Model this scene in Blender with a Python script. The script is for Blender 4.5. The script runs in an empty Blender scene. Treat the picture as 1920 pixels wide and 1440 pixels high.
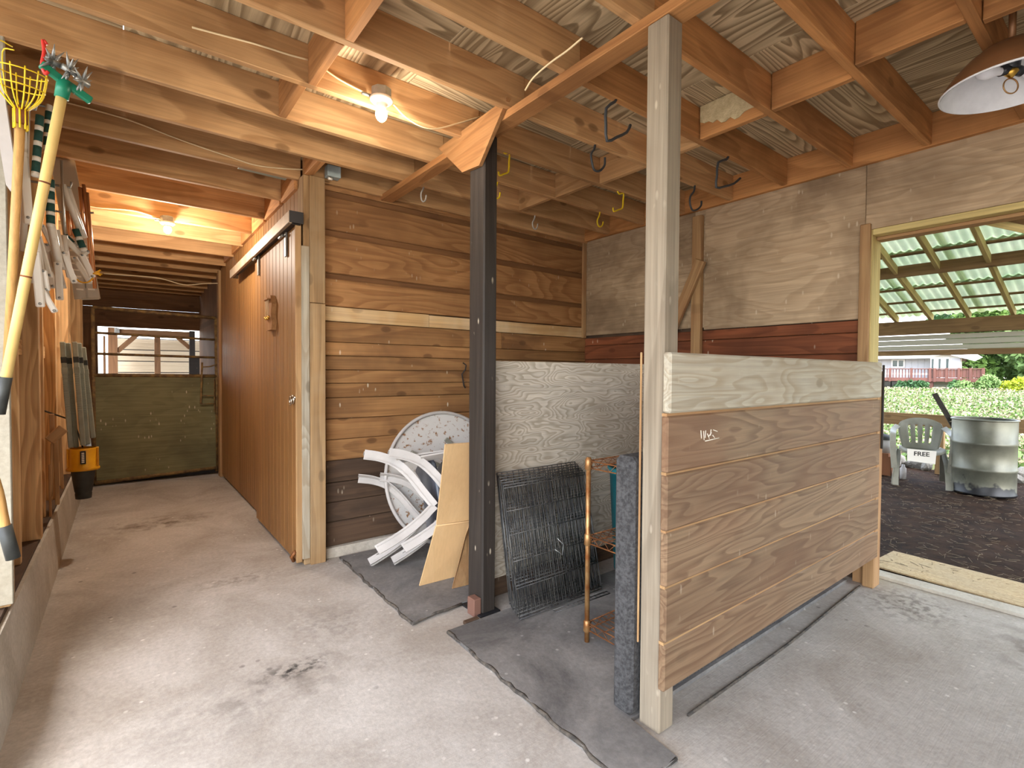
import bpy, bmesh, math, random
from mathutils import Vector, Matrix, Euler, noise as mnoise

random.seed(7)
scn = bpy.context.scene
COL = scn.collection
V = Vector

# ------------------------------------------------------------------ camera
F_PX, EYE = 943.4, V((0.0, 0.0, 1.38))
yaw, pit, rol = math.radians(37.77), math.radians(-1.366), math.radians(0.359)
Fw = V((math.sin(yaw) * math.cos(pit), math.cos(yaw) * math.cos(pit), math.sin(pit)))
R0 = V((math.cos(yaw), -math.sin(yaw), 0)); U0 = R0.cross(Fw)
Rt = math.cos(rol) * R0 + math.sin(rol) * U0
Up = -math.sin(rol) * R0 + math.cos(rol) * U0
cam = bpy.data.cameras.new('camera'); cam_o = bpy.data.objects.new('camera', cam); COL.objects.link(cam_o)
cam.sensor_width = 36.0; cam.sensor_fit = 'HORIZONTAL'; cam.lens = F_PX / 1920 * 36
cam.clip_start = 0.02; cam.clip_end = 400
m = Matrix.Identity(4)
for i in range(3):
    m[i][0], m[i][1], m[i][2], m[i][3] = Rt[i], Up[i], -Fw[i], EYE[i]
cam_o.matrix_world = m
scn.camera = cam_o

# ------------------------------------------------------------------ world, sun, exposure
world = bpy.data.worlds.new('sky'); scn.world = world; world.use_nodes = True
wn = world.node_tree.nodes; wl = world.node_tree.links
sky = wn.new('ShaderNodeTexSky'); sky.sky_type = 'NISHITA'; sky.sun_disc = False
sky.sun_elevation = math.radians(52); sky.sun_rotation = math.radians(205); sky.air_density = 1.0; sky.dust_density = 2.0
hs = wn.new('ShaderNodeHueSaturation'); hs.inputs['Saturation'].default_value = 0.5
wl.new(sky.outputs[0], hs.inputs['Color']); wl.new(hs.outputs[0], wn['Background'].inputs[0]); wn['Background'].inputs[1].default_value = 0.55
sl = bpy.data.lights.new('sun', 'SUN'); so = bpy.data.objects.new('sun', sl); COL.objects.link(so)
sl.energy = 0.95; sl.angle = math.radians(0.6); sl.color = (1.0, 0.95, 0.86)
so.rotation_euler = V((0.36, 0.72, -1.0)).to_track_quat('-Z', 'Y').to_euler()
so.location = (-4, -8, 12)
scn.view_settings.view_transform = 'Standard'; scn.view_settings.look = 'None'
scn.view_settings.gamma = 1.0; scn.view_settings.use_curve_mapping = False
scn.view_settings.exposure = 1.5
scn.cycles.use_denoising = True
scn.cycles.max_bounces = 10; scn.cycles.diffuse_bounces = 6
scn.cycles.sample_clamp_indirect = 6.0

# ------------------------------------------------------------------ helpers
def at(px, py, ax, val):
    """point of the place seen at a pixel, on the plane axis = val"""
    r = Fw + Rt * ((px - 960) / F_PX) - Up * ((py - 719) / F_PX)
    i = 'xyz'.index(ax)
    return EYE + r * ((val - EYE[i]) / r[i])

def lin(c):
    c = c / 255.0
    return c / 12.92 if c <= 0.04045 else ((c + 0.055) / 1.055) ** 2.4

def rgb(r, g, b): return (lin(r), lin(g), lin(b), 1.0)

def new_mat(name):
    mt = bpy.data.materials.new(name); mt.use_nodes = True
    nt = mt.node_tree; n = nt.nodes; b = n['Principled BSDF']
    return mt, nt, n, nt.links, b

def node(nt, typ, **kw):
    nd = nt.nodes.new(typ)
    for k, v in kw.items():
        if k == 'inp':
            for kk, vv in v.items(): nd.inputs[kk].default_value = vv
        else: setattr(nd, k, v)
    return nd

def mathn(nt, op, a, b=None, c=None, clamp=False):
    nd = nt.nodes.new('ShaderNodeMath'); nd.operation = op; nd.use_clamp = clamp
    for i, v in enumerate((a, b, c)):
        if v is None: continue
        if isinstance(v, (int, float)): nd.inputs[i].default_value = v
        else: nt.links.new(v, nd.inputs[i])
    return nd.outputs[0]

def mixc(nt, fac, a, b, typ='MIX'):
    nd = nt.nodes.new('ShaderNodeMix'); nd.data_type = 'RGBA'; nd.blend_type = typ
    for s, v in ((0, fac), (6, a), (7, b)):
        if isinstance(v, (int, float)): nd.inputs[s].default_value = v
        elif isinstance(v, tuple): nd.inputs[s].default_value = v
        else: nt.links.new(v, nd.inputs[s])
    return nd.outputs[2]

def ramp(nt, fac, stops):
    nd = nt.nodes.new('ShaderNodeValToRGB'); e = nd.color_ramp.elements
    while len(e) < len(stops): e.new(0.5)
    for i, (p, c) in enumerate(stops):
        e[i].position = p
        e[i].color = (c, c, c, 1) if isinstance(c, (int, float)) else c
    nt.links.new(fac, nd.inputs[0])
    return nd.outputs[0]

def mapped(nt, vec, scale, loc=(0, 0, 0)):
    nd = nt.nodes.new('ShaderNodeMapping'); nd.inputs['Scale'].default_value = scale; nd.inputs['Location'].default_value = loc
    nt.links.new(vec, nd.inputs[0]); return nd.outputs[0]

def noise(nt, vec, scale, detail=3.0, rough=0.5, dist=0.0):
    nd = nt.nodes.new('ShaderNodeTexNoise')
    nd.inputs['Scale'].default_value = scale; nd.inputs['Detail'].default_value = detail
    nd.inputs['Roughness'].default_value = rough; nd.inputs['Distortion'].default_value = dist
    nt.links.new(vec, nd.inputs['Vector']); return nd.outputs['Fac']

def coords(nt, rnd=True):
    tc = nt.nodes.new('ShaderNodeTexCoord')
    if not rnd: return tc.outputs['Object'], None
    oi = nt.nodes.new('ShaderNodeObjectInfo')
    cb = nt.nodes.new('ShaderNodeCombineXYZ')
    for i, k in enumerate((61.0, 37.0, 83.0)):
        nt.links.new(mathn(nt, 'MULTIPLY', oi.outputs['Random'], k), cb.inputs[i])
    ad = nt.nodes.new('ShaderNodeVectorMath'); ad.operation = 'ADD'
    nt.links.new(tc.outputs['Object'], ad.inputs[0]); nt.links.new(cb.outputs[0], ad.inputs[1])
    return ad.outputs[0], oi.outputs['Random']

def bump(nt, b, h, strength=0.3, dist=0.004):
    bp = nt.nodes.new('ShaderNodeBump'); bp.inputs['Strength'].default_value = strength; bp.inputs['Distance'].default_value = dist
    nt.links.new(h, bp.inputs['Height']); nt.links.new(bp.outputs[0], b.inputs['Normal'])

_W = {}
WOODS = {}
def defwood(key, light, dark, rings=9.0, ringw=0.55, stretch=0.16, scale=1.0, vary=0.22, stain=None, stain_amt=0.35, stain_scale=1.2,
            specks=0.0, knots=0.5, rough=0.78, fib=0.25, bmp=0.35):
    WOODS[key] = dict(light=light, dark=dark, rings=rings, ringw=ringw, stretch=stretch, scale=scale, vary=vary, stain=stain, stain_amt=stain_amt,
                      stain_scale=stain_scale, specks=specks, knots=knots, rough=rough, fib=fib, bmp=bmp)

def W(key, axis='x'):
    if (key, axis) in _W: return _W[key, axis]
    p = WOODS[key]
    mt, nt, n, L, b = new_mat(key + '_' + axis)
    vec, rnd = coords(nt)
    i = 'xyz'.index(axis)
    sc = [3.2 * p['scale']] * 3; sc[i] = 3.2 * p['scale'] * p['stretch']
    field = noise(nt, mapped(nt, vec, tuple(sc)), 1.0, 2.0, 0.45, 0.25)
    fr = mathn(nt, 'FRACT', mathn(nt, 'MULTIPLY', field, p['rings']))
    ring = ramp(nt, fr, [(0.0, 0.05), (0.35, 0.25), (0.8, 1.0), (0.93, 0.9), (1.0, 0.05)])
    s2 = [70.0] * 3; s2[i] = 1.6
    fibre = noise(nt, mapped(nt, vec, tuple(s2)), 1.0, 4.0, 0.65)
    col = mixc(nt, mathn(nt, 'MULTIPLY', ring, p['ringw']), p['light'], p['dark'])
    fb = ramp(nt, fibre, [(0.3, 1.0 - p['fib']), (0.7, 1.0 + p['fib'] * 0.5)])
    col = mixc(nt, 1.0, col, fb, 'MULTIPLY')
    if p['knots'] > 0:
        sx3 = nt.nodes.new('ShaderNodeSeparateXYZ'); L.new(vec, sx3.inputs[0])
        cb3 = nt.nodes.new('ShaderNodeCombineXYZ')
        L.new(mathn(nt, 'MULTIPLY', sx3.outputs[i], 1.5), cb3.inputs[0])
        L.new(mathn(nt, 'MULTIPLY', sx3.outputs[(2, 2, 0)[i]], 2.8), cb3.inputs[1])
        vo = nt.nodes.new('ShaderNodeTexVoronoi'); vo.inputs['Scale'].default_value = 1.0; vo.voronoi_dimensions = '2D'
        L.new(cb3.outputs[0], vo.inputs['Vector'])
        kn = ramp(nt, vo.outputs['Distance'], [(0.0, p['knots']), (0.05, p['knots'] * 0.85), (0.075, 0.0), (1.0, 0.0)])
        d2 = tuple(c * 0.45 for c in p['dark'][:3]) + (1.0,)
        col = mixc(nt, kn, col, d2)
    big = noise(nt, vec, p['stain_scale'], 4.0, 0.6, 0.3)
    if p['stain']:
        col = mixc(nt, ramp(nt, big, [(0.42, 0.0), (0.66, p['stain_amt'])]), col, p['stain'])
    if p['specks'] > 0:
        s4 = [26.0, 26.0, 9.0]
        vs = nt.nodes.new('ShaderNodeTexVoronoi'); vs.inputs['Scale'].default_value = 1.0
        L.new(mapped(nt, vec, tuple(s4)), vs.inputs['Vector'])
        sp = mathn(nt, 'MULTIPLY', ramp(nt, vs.outputs['Distance'], [(0.0, 1.0), (0.13, 0.8), (0.2, 0.0)]),
                   ramp(nt, noise(nt, vec, 5.0, 2.0), [(0.56, 0.0), (0.64, p['specks'])]))
        col = mixc(nt, sp, col, rgb(214, 200, 176))
    if p['vary'] > 0:
        f = mathn(nt, 'MULTIPLY_ADD', rnd, 2 * p['vary'], 1 - p['vary'])
        col = mixc(nt, 1.0, col, f, 'MULTIPLY')
    L.new(col, b.inputs['Base Color'])
    b.inputs['Roughness'].default_value = p['rough']
    b.inputs['Specular IOR Level'].default_value = 0.25
    h = mathn(nt, 'ADD', mathn(nt, 'MULTIPLY', fibre, 0.7), mathn(nt, 'MULTIPLY', ring, -0.25))
    bump(nt, b, h, p['bmp'], 0.004)
    _W[key, axis] = mt
    return mt

def plain(name, c, rough=0.6, metal=0.0, spec=0.4, nz=0.0, nscale=8.0, c2=None, bmp=0.0, bscale=60.0, emit=None, es=0.0, vary=0.0, tr=0.0):
    mt, nt, n, L, b = new_mat(name)
    vec, rnd = coords(nt)
    if c2 is not None:
        f = ramp(nt, noise(nt, vec, nscale, 5.0, 0.62), [(0.5 - nz, 0.0), (0.5 + nz, 1.0)])
        L.new(mixc(nt, f, c, c2), b.inputs['Base Color'])
    else: b.inputs['Base Color'].default_value = c
    b.inputs['Roughness'].default_value = rough; b.inputs['Metallic'].default_value = metal
    b.inputs['Specular IOR Level'].default_value = spec
    if bmp: bump(nt, b, noise(nt, vec, bscale, 3.0), bmp, 0.004)
    if emit:
        b.inputs['Emission Color'].default_value = emit; b.inputs['Emission Strength'].default_value = es
    if tr: b.inputs['Transmission Weight'].default_value = tr
    return mt

def finish(o, mat, parent, local):
    if mat is not None:
        for mm in (mat if isinstance(mat, list) else [mat]): o.data.materials.append(mm)
    COL.objects.link(o)
    if parent is not None:
        o.parent = parent
        if not local:
            o.matrix_parent_inverse = Matrix.Translation(-parent.location)
    return o

def mesh_obj(name, verts, faces, mat, parent=None, smooth=False, local=False, center=True, fmat=None):
    me = bpy.data.meshes.new(name)
    vs = [V(v) for v in verts]
    c = V((0, 0, 0))
    if center and vs:
        lo = V([min(v[i] for v in vs) for i in range(3)]); hi = V([max(v[i] for v in vs) for i in range(3)])
        c = (lo + hi) / 2
    me.from_pydata([tuple(v - c) for v in vs], [], faces)
    bm = bmesh.new(); bm.from_mesh(me); bmesh.ops.recalc_face_normals(bm, faces=bm.faces); bm.to_mesh(me); bm.free()
    if smooth:
        for p in me.polygons: p.use_smooth = True
    if fmat:
        for p, k in zip(me.polygons, fmat): p.material_index = k
    o = bpy.data.objects.new(name, me); o.location = c
    return finish(o, mat, parent, local)

def box_mesh(name, sx, sy, sz, bev):
    bm = bmesh.new(); bmesh.ops.create_cube(bm, size=1.0)
    for v in bm.verts: v.co = V((v.co.x * sx, v.co.y * sy, v.co.z * sz))
    if bev > 0:
        bmesh.ops.bevel(bm, geom=bm.edges[:], offset=min(bev, 0.3 * min(sx, sy, sz)), segments=1, affect='EDGES')
    me = bpy.data.meshes.new(name); bm.to_mesh(me); bm.free()
    return me

def box(name, a, b, mat, parent=None, bev=0.003, local=False):
    a, b = V(a), V(b)
    me = box_mesh(name, abs(b.x - a.x), abs(b.y - a.y), abs(b.z - a.z), bev)
    o = bpy.data.objects.new(name, me); o.location = (a + b) / 2
    return finish(o, mat, parent, local)

def frame_mat(p0, p1, up):
    x = (p1 - p0).normalized(); z = V(up); z = (z - x * z.dot(x)).normalized(); y = z.cross(x)
    m = Matrix.Identity(4)
    for i in range(3):
        m[i][0], m[i][1], m[i][2], m[i][3] = x[i], y[i], z[i], ((p0 + p1) / 2)[i]
    return m

def obox(name, p0, p1, w, h, mat, parent=None, up=(0, 0, 1), bev=0.003, local=False):
    """board from p0 to p1 (centre line); w across, h along up"""
    p0, p1 = V(p0), V(p1)
    me = box_mesh(name, (p1 - p0).length, w, h, bev)
    o = bpy.data.objects.new(name, me); o.matrix_world = frame_mat(p0, p1, up)
    return finish(o, mat, parent, local)

def tube_geo(pts, r, n=8, closed=False, cap=True):
    pts = [V(p) for p in pts]; N = len(pts)
    rs = r if isinstance(r, (list, tuple)) else [r] * N
    tang = []
    for i in range(N):
        if closed: t = pts[(i + 1) % N] - pts[i - 1]
        else: t = pts[min(i + 1, N - 1)] - pts[max(i - 1, 0)]
        tang.append(t.normalized())
    u = tang[0].orthogonal().normalized()
    verts, faces = [], []
    for i in range(N):
        u = (u - tang[i] * u.dot(tang[i]))
        u = u.normalized() if u.length > 1e-6 else tang[i].orthogonal().normalized()
        w = tang[i].cross(u)
        for k in range(n):
            a = 2 * math.pi * k / n
            verts.append(pts[i] + (u * math.cos(a) + w * math.sin(a)) * rs[i])
    M = N if closed else N - 1
    for i in range(M):
        j = (i + 1) % N
        for k in range(n):
            faces.append((i * n + k, i * n + (k + 1) % n, j * n + (k + 1) % n, j * n + k))
    if cap and not closed:
        faces.append(tuple(range(n - 1, -1, -1))); faces.append(tuple((N - 1) * n + k for k in range(n)))
    return verts, faces

def tube(name, pts, r, mat, parent=None, n=8, closed=False, local=False, smooth=True):
    v, f = tube_geo(pts, r, n, closed)
    return mesh_obj(name, v, f, mat, parent, smooth, local)

def tubes(name, lst, mat, parent=None, n=5, local=False):
    vv, ff = [], []
    for pts, r, *cl in lst:
        v, f = tube_geo(pts, r, n, bool(cl and cl[0])); o = len(vv)
        vv += v; ff += [tuple(i + o for i in q) for q in f]
    return mesh_obj(name, vv, ff, mat, parent, True, local)

def spline(pts, k=6):
    pts = [V(p) for p in pts]; out = []
    P = [pts[0] * 2 - pts[1]] + pts + [pts[-1] * 2 - pts[-2]]
    for i in range(1, len(P) - 2):
        for j in range(k):
            t = j / k; a, b, c, d = P[i - 1], P[i], P[i + 1], P[i + 2]
            out.append(0.5 * ((2 * b) + (c - a) * t + (2 * a - 5 * b + 4 * c - d) * t * t + (3 * b - a - 3 * c + d) * t ** 3))
    return out + [pts[-1]]

def lathe(name, prof, loc, mat, parent=None, n=32, axis=(0, 0, 1), local=False, smooth=True, closed=False):
    z = V(axis).normalized(); x = z.orthogonal().normalized(); y = z.cross(x); loc = V(loc)
    verts, faces = [], []
    for r, h in prof:
        for k in range(n):
            a = 2 * math.pi * k / n
            verts.append(loc + z * h + (x * math.cos(a) + y * math.sin(a)) * max(r, 1e-4))
    for i in range(len(prof) - 1):
        for k in range(n):
            faces.append((i * n + k, i * n + (k + 1) % n, (i + 1) * n + (k + 1) % n, (i + 1) * n + k))
    if closed:
        faces.append(tuple(range(n - 1, -1, -1))); faces.append(tuple((len(prof) - 1) * n + k for k in range(n)))
    return mesh_obj(name, verts, faces, mat, parent, smooth, local)

def prism(name, poly, off, mat, parent=None, local=False):
    poly = [V(p) for p in poly]; off = V(off); n = len(poly)
    verts = poly + [p + off for p in poly]
    faces = [tuple(range(n)), tuple(range(2 * n - 1, n - 1, -1))] + [(i, (i + 1) % n, n + (i + 1) % n, n + i) for i in range(n)]
    return mesh_obj(name, verts, faces, mat, parent, False, local)

def ribbon_geo(pts, widths, thick, side):
    pts = [V(p) for p in pts]; N = len(pts); side = V(side).normalized()
    if isinstance(widths, (int, float)): widths = [widths] * N
    verts, faces = [], []
    for i in range(N):
        t = (pts[min(i + 1, N - 1)] - pts[max(i - 1, 0)]).normalized()
        s_ = (side - t * side.dot(t)).normalized(); nn = t.cross(s_)
        for a, b in ((-1, -1), (1, -1), (1, 1), (-1, 1)):
            verts.append(pts[i] + s_ * a * widths[i] / 2 + nn * b * thick / 2)
    for i in range(N - 1):
        for k in range(4):
            faces.append((i * 4 + k, i * 4 + (k + 1) % 4, (i + 1) * 4 + (k + 1) % 4, (i + 1) * 4 + k))
    faces.append((3, 2, 1, 0)); faces.append(tuple((N - 1) * 4 + k for k in range(4)))
    return verts, faces

def ribbon(name, strips, mat, parent=None, local=False):
    """flat strips swept along points, joined into one part: (pts, widths, thickness, width direction)"""
    vv, ff = [], []
    for st_ in strips:
        v, f = ribbon_geo(*st_); o = len(vv); vv += v; ff += [tuple(q + o for q in g) for g in f]
    return mesh_obj(name, vv, ff, mat, parent, False, local)

def tag(o, label=None, cat=None, group=None, kind=None):
    if label: o['label'] = label
    if cat: o['category'] = cat
    if group: o['group'] = group
    if kind: o['kind'] = kind
    return o

def empty(name, loc=(0, 0, 0), label=None, cat=None, group=None, kind=None):
    o = bpy.data.objects.new(name, None); o.location = loc; o.empty_display_size = 0.05; COL.objects.link(o)
    return tag(o, label, cat, group, kind)

def copy_tree(o, parent=None):
    c = o.copy(); COL.objects.link(c)
    if parent is not None: c.parent = parent
    for ch in list(o.children): copy_tree(ch, c)
    return c

# ------------------------------------------------------------------ materials
defwood('joist', rgb(210, 166, 116), rgb(158, 112, 68), rings=10, ringw=0.5, vary=0.14, stain=rgb(120, 84, 48), stain_amt=0.4, knots=0.7, fib=0.22)
defwood('redjoist', rgb(196, 140, 86), rgb(148, 98, 56), rings=10, ringw=0.55, vary=0.14, stain=rgb(122, 80, 46), stain_amt=0.6, knots=0.5)
defwood('subfloor', rgb(214, 192, 154), rgb(118, 97, 68), rings=30, ringw=0.8, stretch=0.1, scale=1.0, vary=0.1, stain=rgb(120, 98, 66), stain_amt=0.35, knots=0.0)
defwood('plank', rgb(170, 126, 80), rgb(120, 80, 46), rings=8, ringw=0.5, vary=0.25, stain=rgb(92, 64, 42), stain_amt=0.65, specks=1.0, knots=0.7)
defwood('lapplank', rgb(166, 122, 78), rgb(120, 80, 46), rings=14, ringw=0.6, stretch=0.22, vary=0.12, stain=rgb(110, 76, 46), stain_amt=0.55, specks=0.3, knots=0.3)
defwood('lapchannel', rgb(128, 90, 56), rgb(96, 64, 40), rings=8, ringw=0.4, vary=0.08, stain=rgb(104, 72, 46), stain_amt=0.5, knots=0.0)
defwood('tanplank', rgb(206, 170, 120), rgb(168, 126, 78), rings=8, ringw=0.4, vary=0.05, stain=rgb(226, 210, 180), stain_amt=0.5, knots=0.5, specks=0.7)
defwood('darkplank', rgb(88, 68, 52), rgb(58, 46, 37), rings=12, ringw=0.5, vary=0.15, stain=rgb(58, 48, 40), stain_amt=0.6, specks=0.4, knots=0.2)
defwood('redplank', rgb(138, 80, 50), rgb(92, 50, 30), rings=12, ringw=0.55, vary=0.14, stain=rgb(74, 42, 28), stain_amt=0.5, specks=0.7, knots=0.4)
defwood('wallply', rgb(186, 162, 132), rgb(154, 128, 98), rings=14, ringw=0.45, stretch=0.3, vary=0.06, stain=rgb(106, 84, 62), stain_amt=0.7, stain_scale=1.6, specks=0.5, knots=0.0)
defwood('oldpost', rgb(148, 135, 116), rgb(108, 95, 79), rings=7, ringw=0.4, stretch=0.1, vary=0.05, stain=rgb(116, 96, 76), stain_amt=0.55, knots=0.5, specks=0.4)
defwood('brownpost', rgb(164, 132, 92), rgb(116, 86, 54), rings=9, ringw=0.5, stretch=0.1, vary=0.06, stain=rgb(178, 160, 130), stain_amt=0.45, knots=0.6)
defwood('charpost', rgb(60, 53, 47), rgb(34, 30, 27), rings=10, ringw=0.4, stretch=0.06, vary=0.05, stain=rgb(48, 42, 38), stain_amt=0.7, specks=0.7, knots=0.0, rough=0.6, bmp=0.6)
defwood('partition', rgb(138, 114, 88), rgb(90, 65, 46), rings=18, ringw=0.6, stretch=0.10, scale=1.8, vary=0.1, stain=rgb(118, 84, 60), stain_amt=0.55, specks=0.3, knots=0.2, rough=0.6)
defwood('capboard', rgb(180, 172, 154), rgb(142, 126, 100), rings=16, ringw=0.5, stretch=0.2, scale=1.6, vary=0.04, stain=rgb(150, 130, 102), stain_amt=0.5, knots=0.6, specks=0.2)
defwood('greyply', rgb(206, 196, 180), rgb(150, 136, 114), rings=22, ringw=0.7, stretch=0.3, scale=2.2, vary=0.04, stain=rgb(136, 118, 98), stain_amt=0.5, knots=0.0)
defwood('siding', rgb(152, 110, 64), rgb(112, 77, 40), rings=7, ringw=0.35, stretch=0.05, vary=0.07, stain=rgb(126, 88, 56), stain_amt=0.4, knots=0.0, rough=0.55)
defwood('stud', rgb(228, 190, 138), rgb(168, 125, 80), rings=12, ringw=0.7, stretch=0.14, scale=1.3, vary=0.1, stain=rgb(120, 84, 50), stain_amt=0.35, knots=0.4)
defwood('fresh', rgb(206, 186, 126), rgb(172, 144, 86), rings=8, ringw=0.45, vary=0.08, knots=0.4)
defwood('trimwood', rgb(176, 142, 100), rgb(136, 100, 64), rings=8, ringw=0.45, vary=0.08, knots=0.3, stain=rgb(150, 104, 70), stain_amt=0.5)
defwood('beamwood', rgb(150, 120, 82), rgb(112, 84, 54), rings=9, ringw=0.45, vary=0.08, stain=rgb(96, 74, 50), stain_amt=0.4)
defwood('gusset', rgb(164, 120, 76), rgb(132, 88, 50), rings=8, ringw=0.5, stretch=0.14, vary=0.0, knots=0.3)
defwood('olivesheet', rgb(128, 124, 90), rgb(98, 94, 68), rings=6, ringw=0.3, stretch=0.5, vary=0.0, stain=rgb(84, 80, 60), stain_amt=0.7, specks=0.8, knots=0.0)
defwood('farwood', rgb(132, 96, 66), rgb(92, 64, 42), rings=8, ringw=0.4, vary=0.12, stain=rgb(80, 58, 40), stain_amt=0.4)
defwood('cardboard', rgb(214, 178, 130), rgb(202, 164, 114), rings=5, ringw=0.3, stretch=0.1, vary=0.0, stain=rgb(190, 150, 106), stain_amt=0.5, knots=0.0, fib=0.08, bmp=0.1)
defwood('handle', rgb(196, 152, 92), rgb(150, 106, 60), rings=5, ringw=0.4, stretch=0.05, vary=0.05, knots=0.0, rough=0.5)
defwood('osb', rgb(206, 182, 140), rgb(160, 128, 86), rings=5, ringw=0.6, stretch=0.6, scale=9.0, vary=0.0, knots=0.0, stain=rgb(176, 160, 134), stain_amt=0.5)

def concrete(name, base, light, dark, spots=(), broom=True, specks=1.0):
    mt, nt, n, L, b = new_mat(name)
    tc = nt.nodes.new('ShaderNodeTexCoord'); geo = nt.nodes.new('ShaderNodeNewGeometry')
    vec = geo.outputs['Position']
    a = noise(nt, vec, 1.6, 8.0, 0.68, 0.6)
    c = mixc(nt, ramp(nt, a, [(0.36, 0.0), (0.64, 1.0)]), dark, light)
    c = mixc(nt, 0.4, c, base)
    g = noise(nt, vec, 45.0, 4.0, 0.7)
    c = mixc(nt, 1.0, c, ramp(nt, g, [(0.3, 0.84), (0.7, 1.1)]), 'MULTIPLY')
    vs = nt.nodes.new('ShaderNodeTexVoronoi'); vs.inputs['Scale'].default_value = 16.0; L.new(vec, vs.inputs['Vector'])
    sp = mathn(nt, 'MULTIPLY', ramp(nt, vs.outputs['Distance'], [(0.0, 1.0), (0.1, 0.8), (0.16, 0.0)]), ramp(nt, noise(nt, vec, 3.0, 3.0), [(0.5, 0.0), (0.62, 0.7 * specks)]))
    c = mixc(nt, sp, c, rgb(226, 220, 210))
    vd = nt.nodes.new('ShaderNodeTexVoronoi'); vd.inputs['Scale'].default_value = 7.0; L.new(mapped(nt, vec, (1, 1, 1), (3.3, 1.7, 0)), vd.inputs['Vector'])
    dk = mathn(nt, 'MULTIPLY', ramp(nt, vd.outputs['Distance'], [(0.0, 1.0), (0.07, 0.7), (0.11, 0.0)]), ramp(nt, noise(nt, vec, 2.2, 2.0), [(0.55, 0.0), (0.62, 0.7 * specks)]))
    c = mixc(nt, dk, c, rgb(92, 86, 80))
    for (x, y, rx, ry, col, amt) in spots:
        mp = mapped(nt, vec, (1 / rx, 1 / ry, 1), (-x / rx, -y / ry, 0))
        ln = nt.nodes.new('ShaderNodeVectorMath'); ln.operation = 'LENGTH'; L.new(mp, ln.inputs[0])
        msk = ramp(nt, ln.outputs['Value'], [(0.15, 1.0), (1.0, 0.0)])
        nz = ramp(nt, noise(nt, vec, 20.0 if rx < 0.5 else 7.0, 4.0, 0.6), [(0.46, 0.0), (0.6, 1.0)])
        c = mixc(nt, mathn(nt, 'MULTIPLY', mathn(nt, 'MULTIPLY', msk, nz), amt), c, col)
    L.new(c, b.inputs['Base Color']); b.inputs['Roughness'].default_value = 0.85; b.inputs['Specular IOR Level'].default_value = 0.25
    h = g
    if broom:
        br = noise(nt, mapped(nt, vec, (9.0, 160.0, 1.0)), 1.0, 2.0)
        h = mathn(nt, 'ADD', g, mathn(nt, 'MULTIPLY', br, 0.8))
    bump(nt, b, h, 0.35, 0.004)
    return mt

M = {}
M['concrete'] = concrete('concrete', rgb(176, 168, 158), rgb(196, 190, 182), rgb(148, 138, 126),
    spots=[(0.62, 2.42, 0.22, 0.10, rgb(38, 36, 34), 1.0), (0.45, 2.30, 0.55, 0.25, rgb(120, 112, 104), 0.6), (0.25, 5.5, 0.55, 0.3, rgb(92, 78, 62), 0.8),
           (0.9, 2.75, 0.35, 0.3, rgb(130, 122, 114), 0.5), (3.7, 0.9, 0.35, 0.3, rgb(80, 72, 62), 0.7), (3.6, 0.35, 0.5, 0.3, rgb(110, 100, 90), 0.6), (0.6, 3.7, 0.4, 0.15, rgb(126, 116, 104), 0.6)])
M['curb'] = concrete('curb_concrete', rgb(188, 180, 166), rgb(204, 198, 186), rgb(160, 150, 134), broom=False, specks=0.5)
M['whitewash'] = concrete('whitewashed_wall', rgb(158, 152, 136), rgb(172, 166, 150), rgb(132, 122, 102), broom=False, specks=0.7)
M['rubbermat'] = concrete('rubber_mat', rgb(122, 118, 114), rgb(154, 150, 144), rgb(70, 68, 68), broom=False, specks=0.4)
M['matedge'] = plain('mat_edge', rgb(96, 88, 78), 0.9, c2=rgb(62, 58, 54), nz=0.1, nscale=30, bmp=0.8, bscale=90)
M['foam'] = plain('black_foam', rgb(78, 77, 77), 0.95, c2=rgb(50, 49, 49), nz=0.12, nscale=70, bmp=1.0, bscale=120)
M['white_plastic'] = plain('white_plastic', rgb(192, 187, 182), 0.42, c2=rgb(172, 167, 162), nz=0.2, nscale=5)
M['grey_plastic'] = plain('grey_plastic', rgb(150, 147, 134), 0.5, c2=rgb(128, 126, 114), nz=0.2, nscale=6)
M['black_plastic'] = plain('black_plastic', rgb(34, 36, 42), 0.3, spec=0.6)
M['slate_plastic'] = plain('slate_plastic', rgb(52, 56, 66), 0.28, c2=rgb(78, 82, 92), nz=0.15, nscale=9, spec=0.6)
M['rust_white'] = plain('rusty_white_enamel', rgb(206, 202, 196), 0.5, c2=rgb(140, 96, 52), nz=0.03, nscale=26)
_nt = M['rust_white'].node_tree
for nd in _nt.nodes:
    if nd.type == 'VALTORGB': nd.color_ramp.elements[0].position = 0.56; nd.color_ramp.elements[1].position = 0.64
M['rust_rod'] = plain('rusty_chrome', rgb(178, 140, 92), 0.4, metal=0.6, c2=rgb(140, 86, 44), nz=0.12, nscale=14)
M['rust_wire'] = plain('rusty_wire', rgb(150, 98, 56), 0.55, metal=0.4, c2=rgb(104, 64, 38), nz=0.12, nscale=20)
M['black_wire'] = plain('black_wire', rgb(62, 62, 63), 0.4, metal=0.3, c2=rgb(104, 102, 98), nz=0.1, nscale=14)
M['teal'] = plain('teal_plastic', rgb(24, 104, 112), 0.5)
M['galv'] = plain('galvanised', rgb(170, 172, 168), 0.45, metal=0.7, c2=rgb(140, 142, 140), nz=0.15, nscale=14)
M['track'] = plain('door_track_steel', rgb(176, 160, 140), 0.55, metal=0.4, c2=rgb(150, 128, 104), nz=0.2, nscale=6)
M['chrome'] = plain('chrome', rgb(200, 192, 178), 0.2, metal=1.0)
M['iron'] = plain('black_iron', rgb(44, 42, 42), 0.5, metal=0.5)
M['porcelain'] = plain('porcelain', rgb(232, 224, 208), 0.35)
M['cable'] = plain('cream_cable', rgb(222, 200, 158), 0.5)
M['yellow'] = plain('yellow_vinyl', rgb(232, 200, 36), 0.4)
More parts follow.
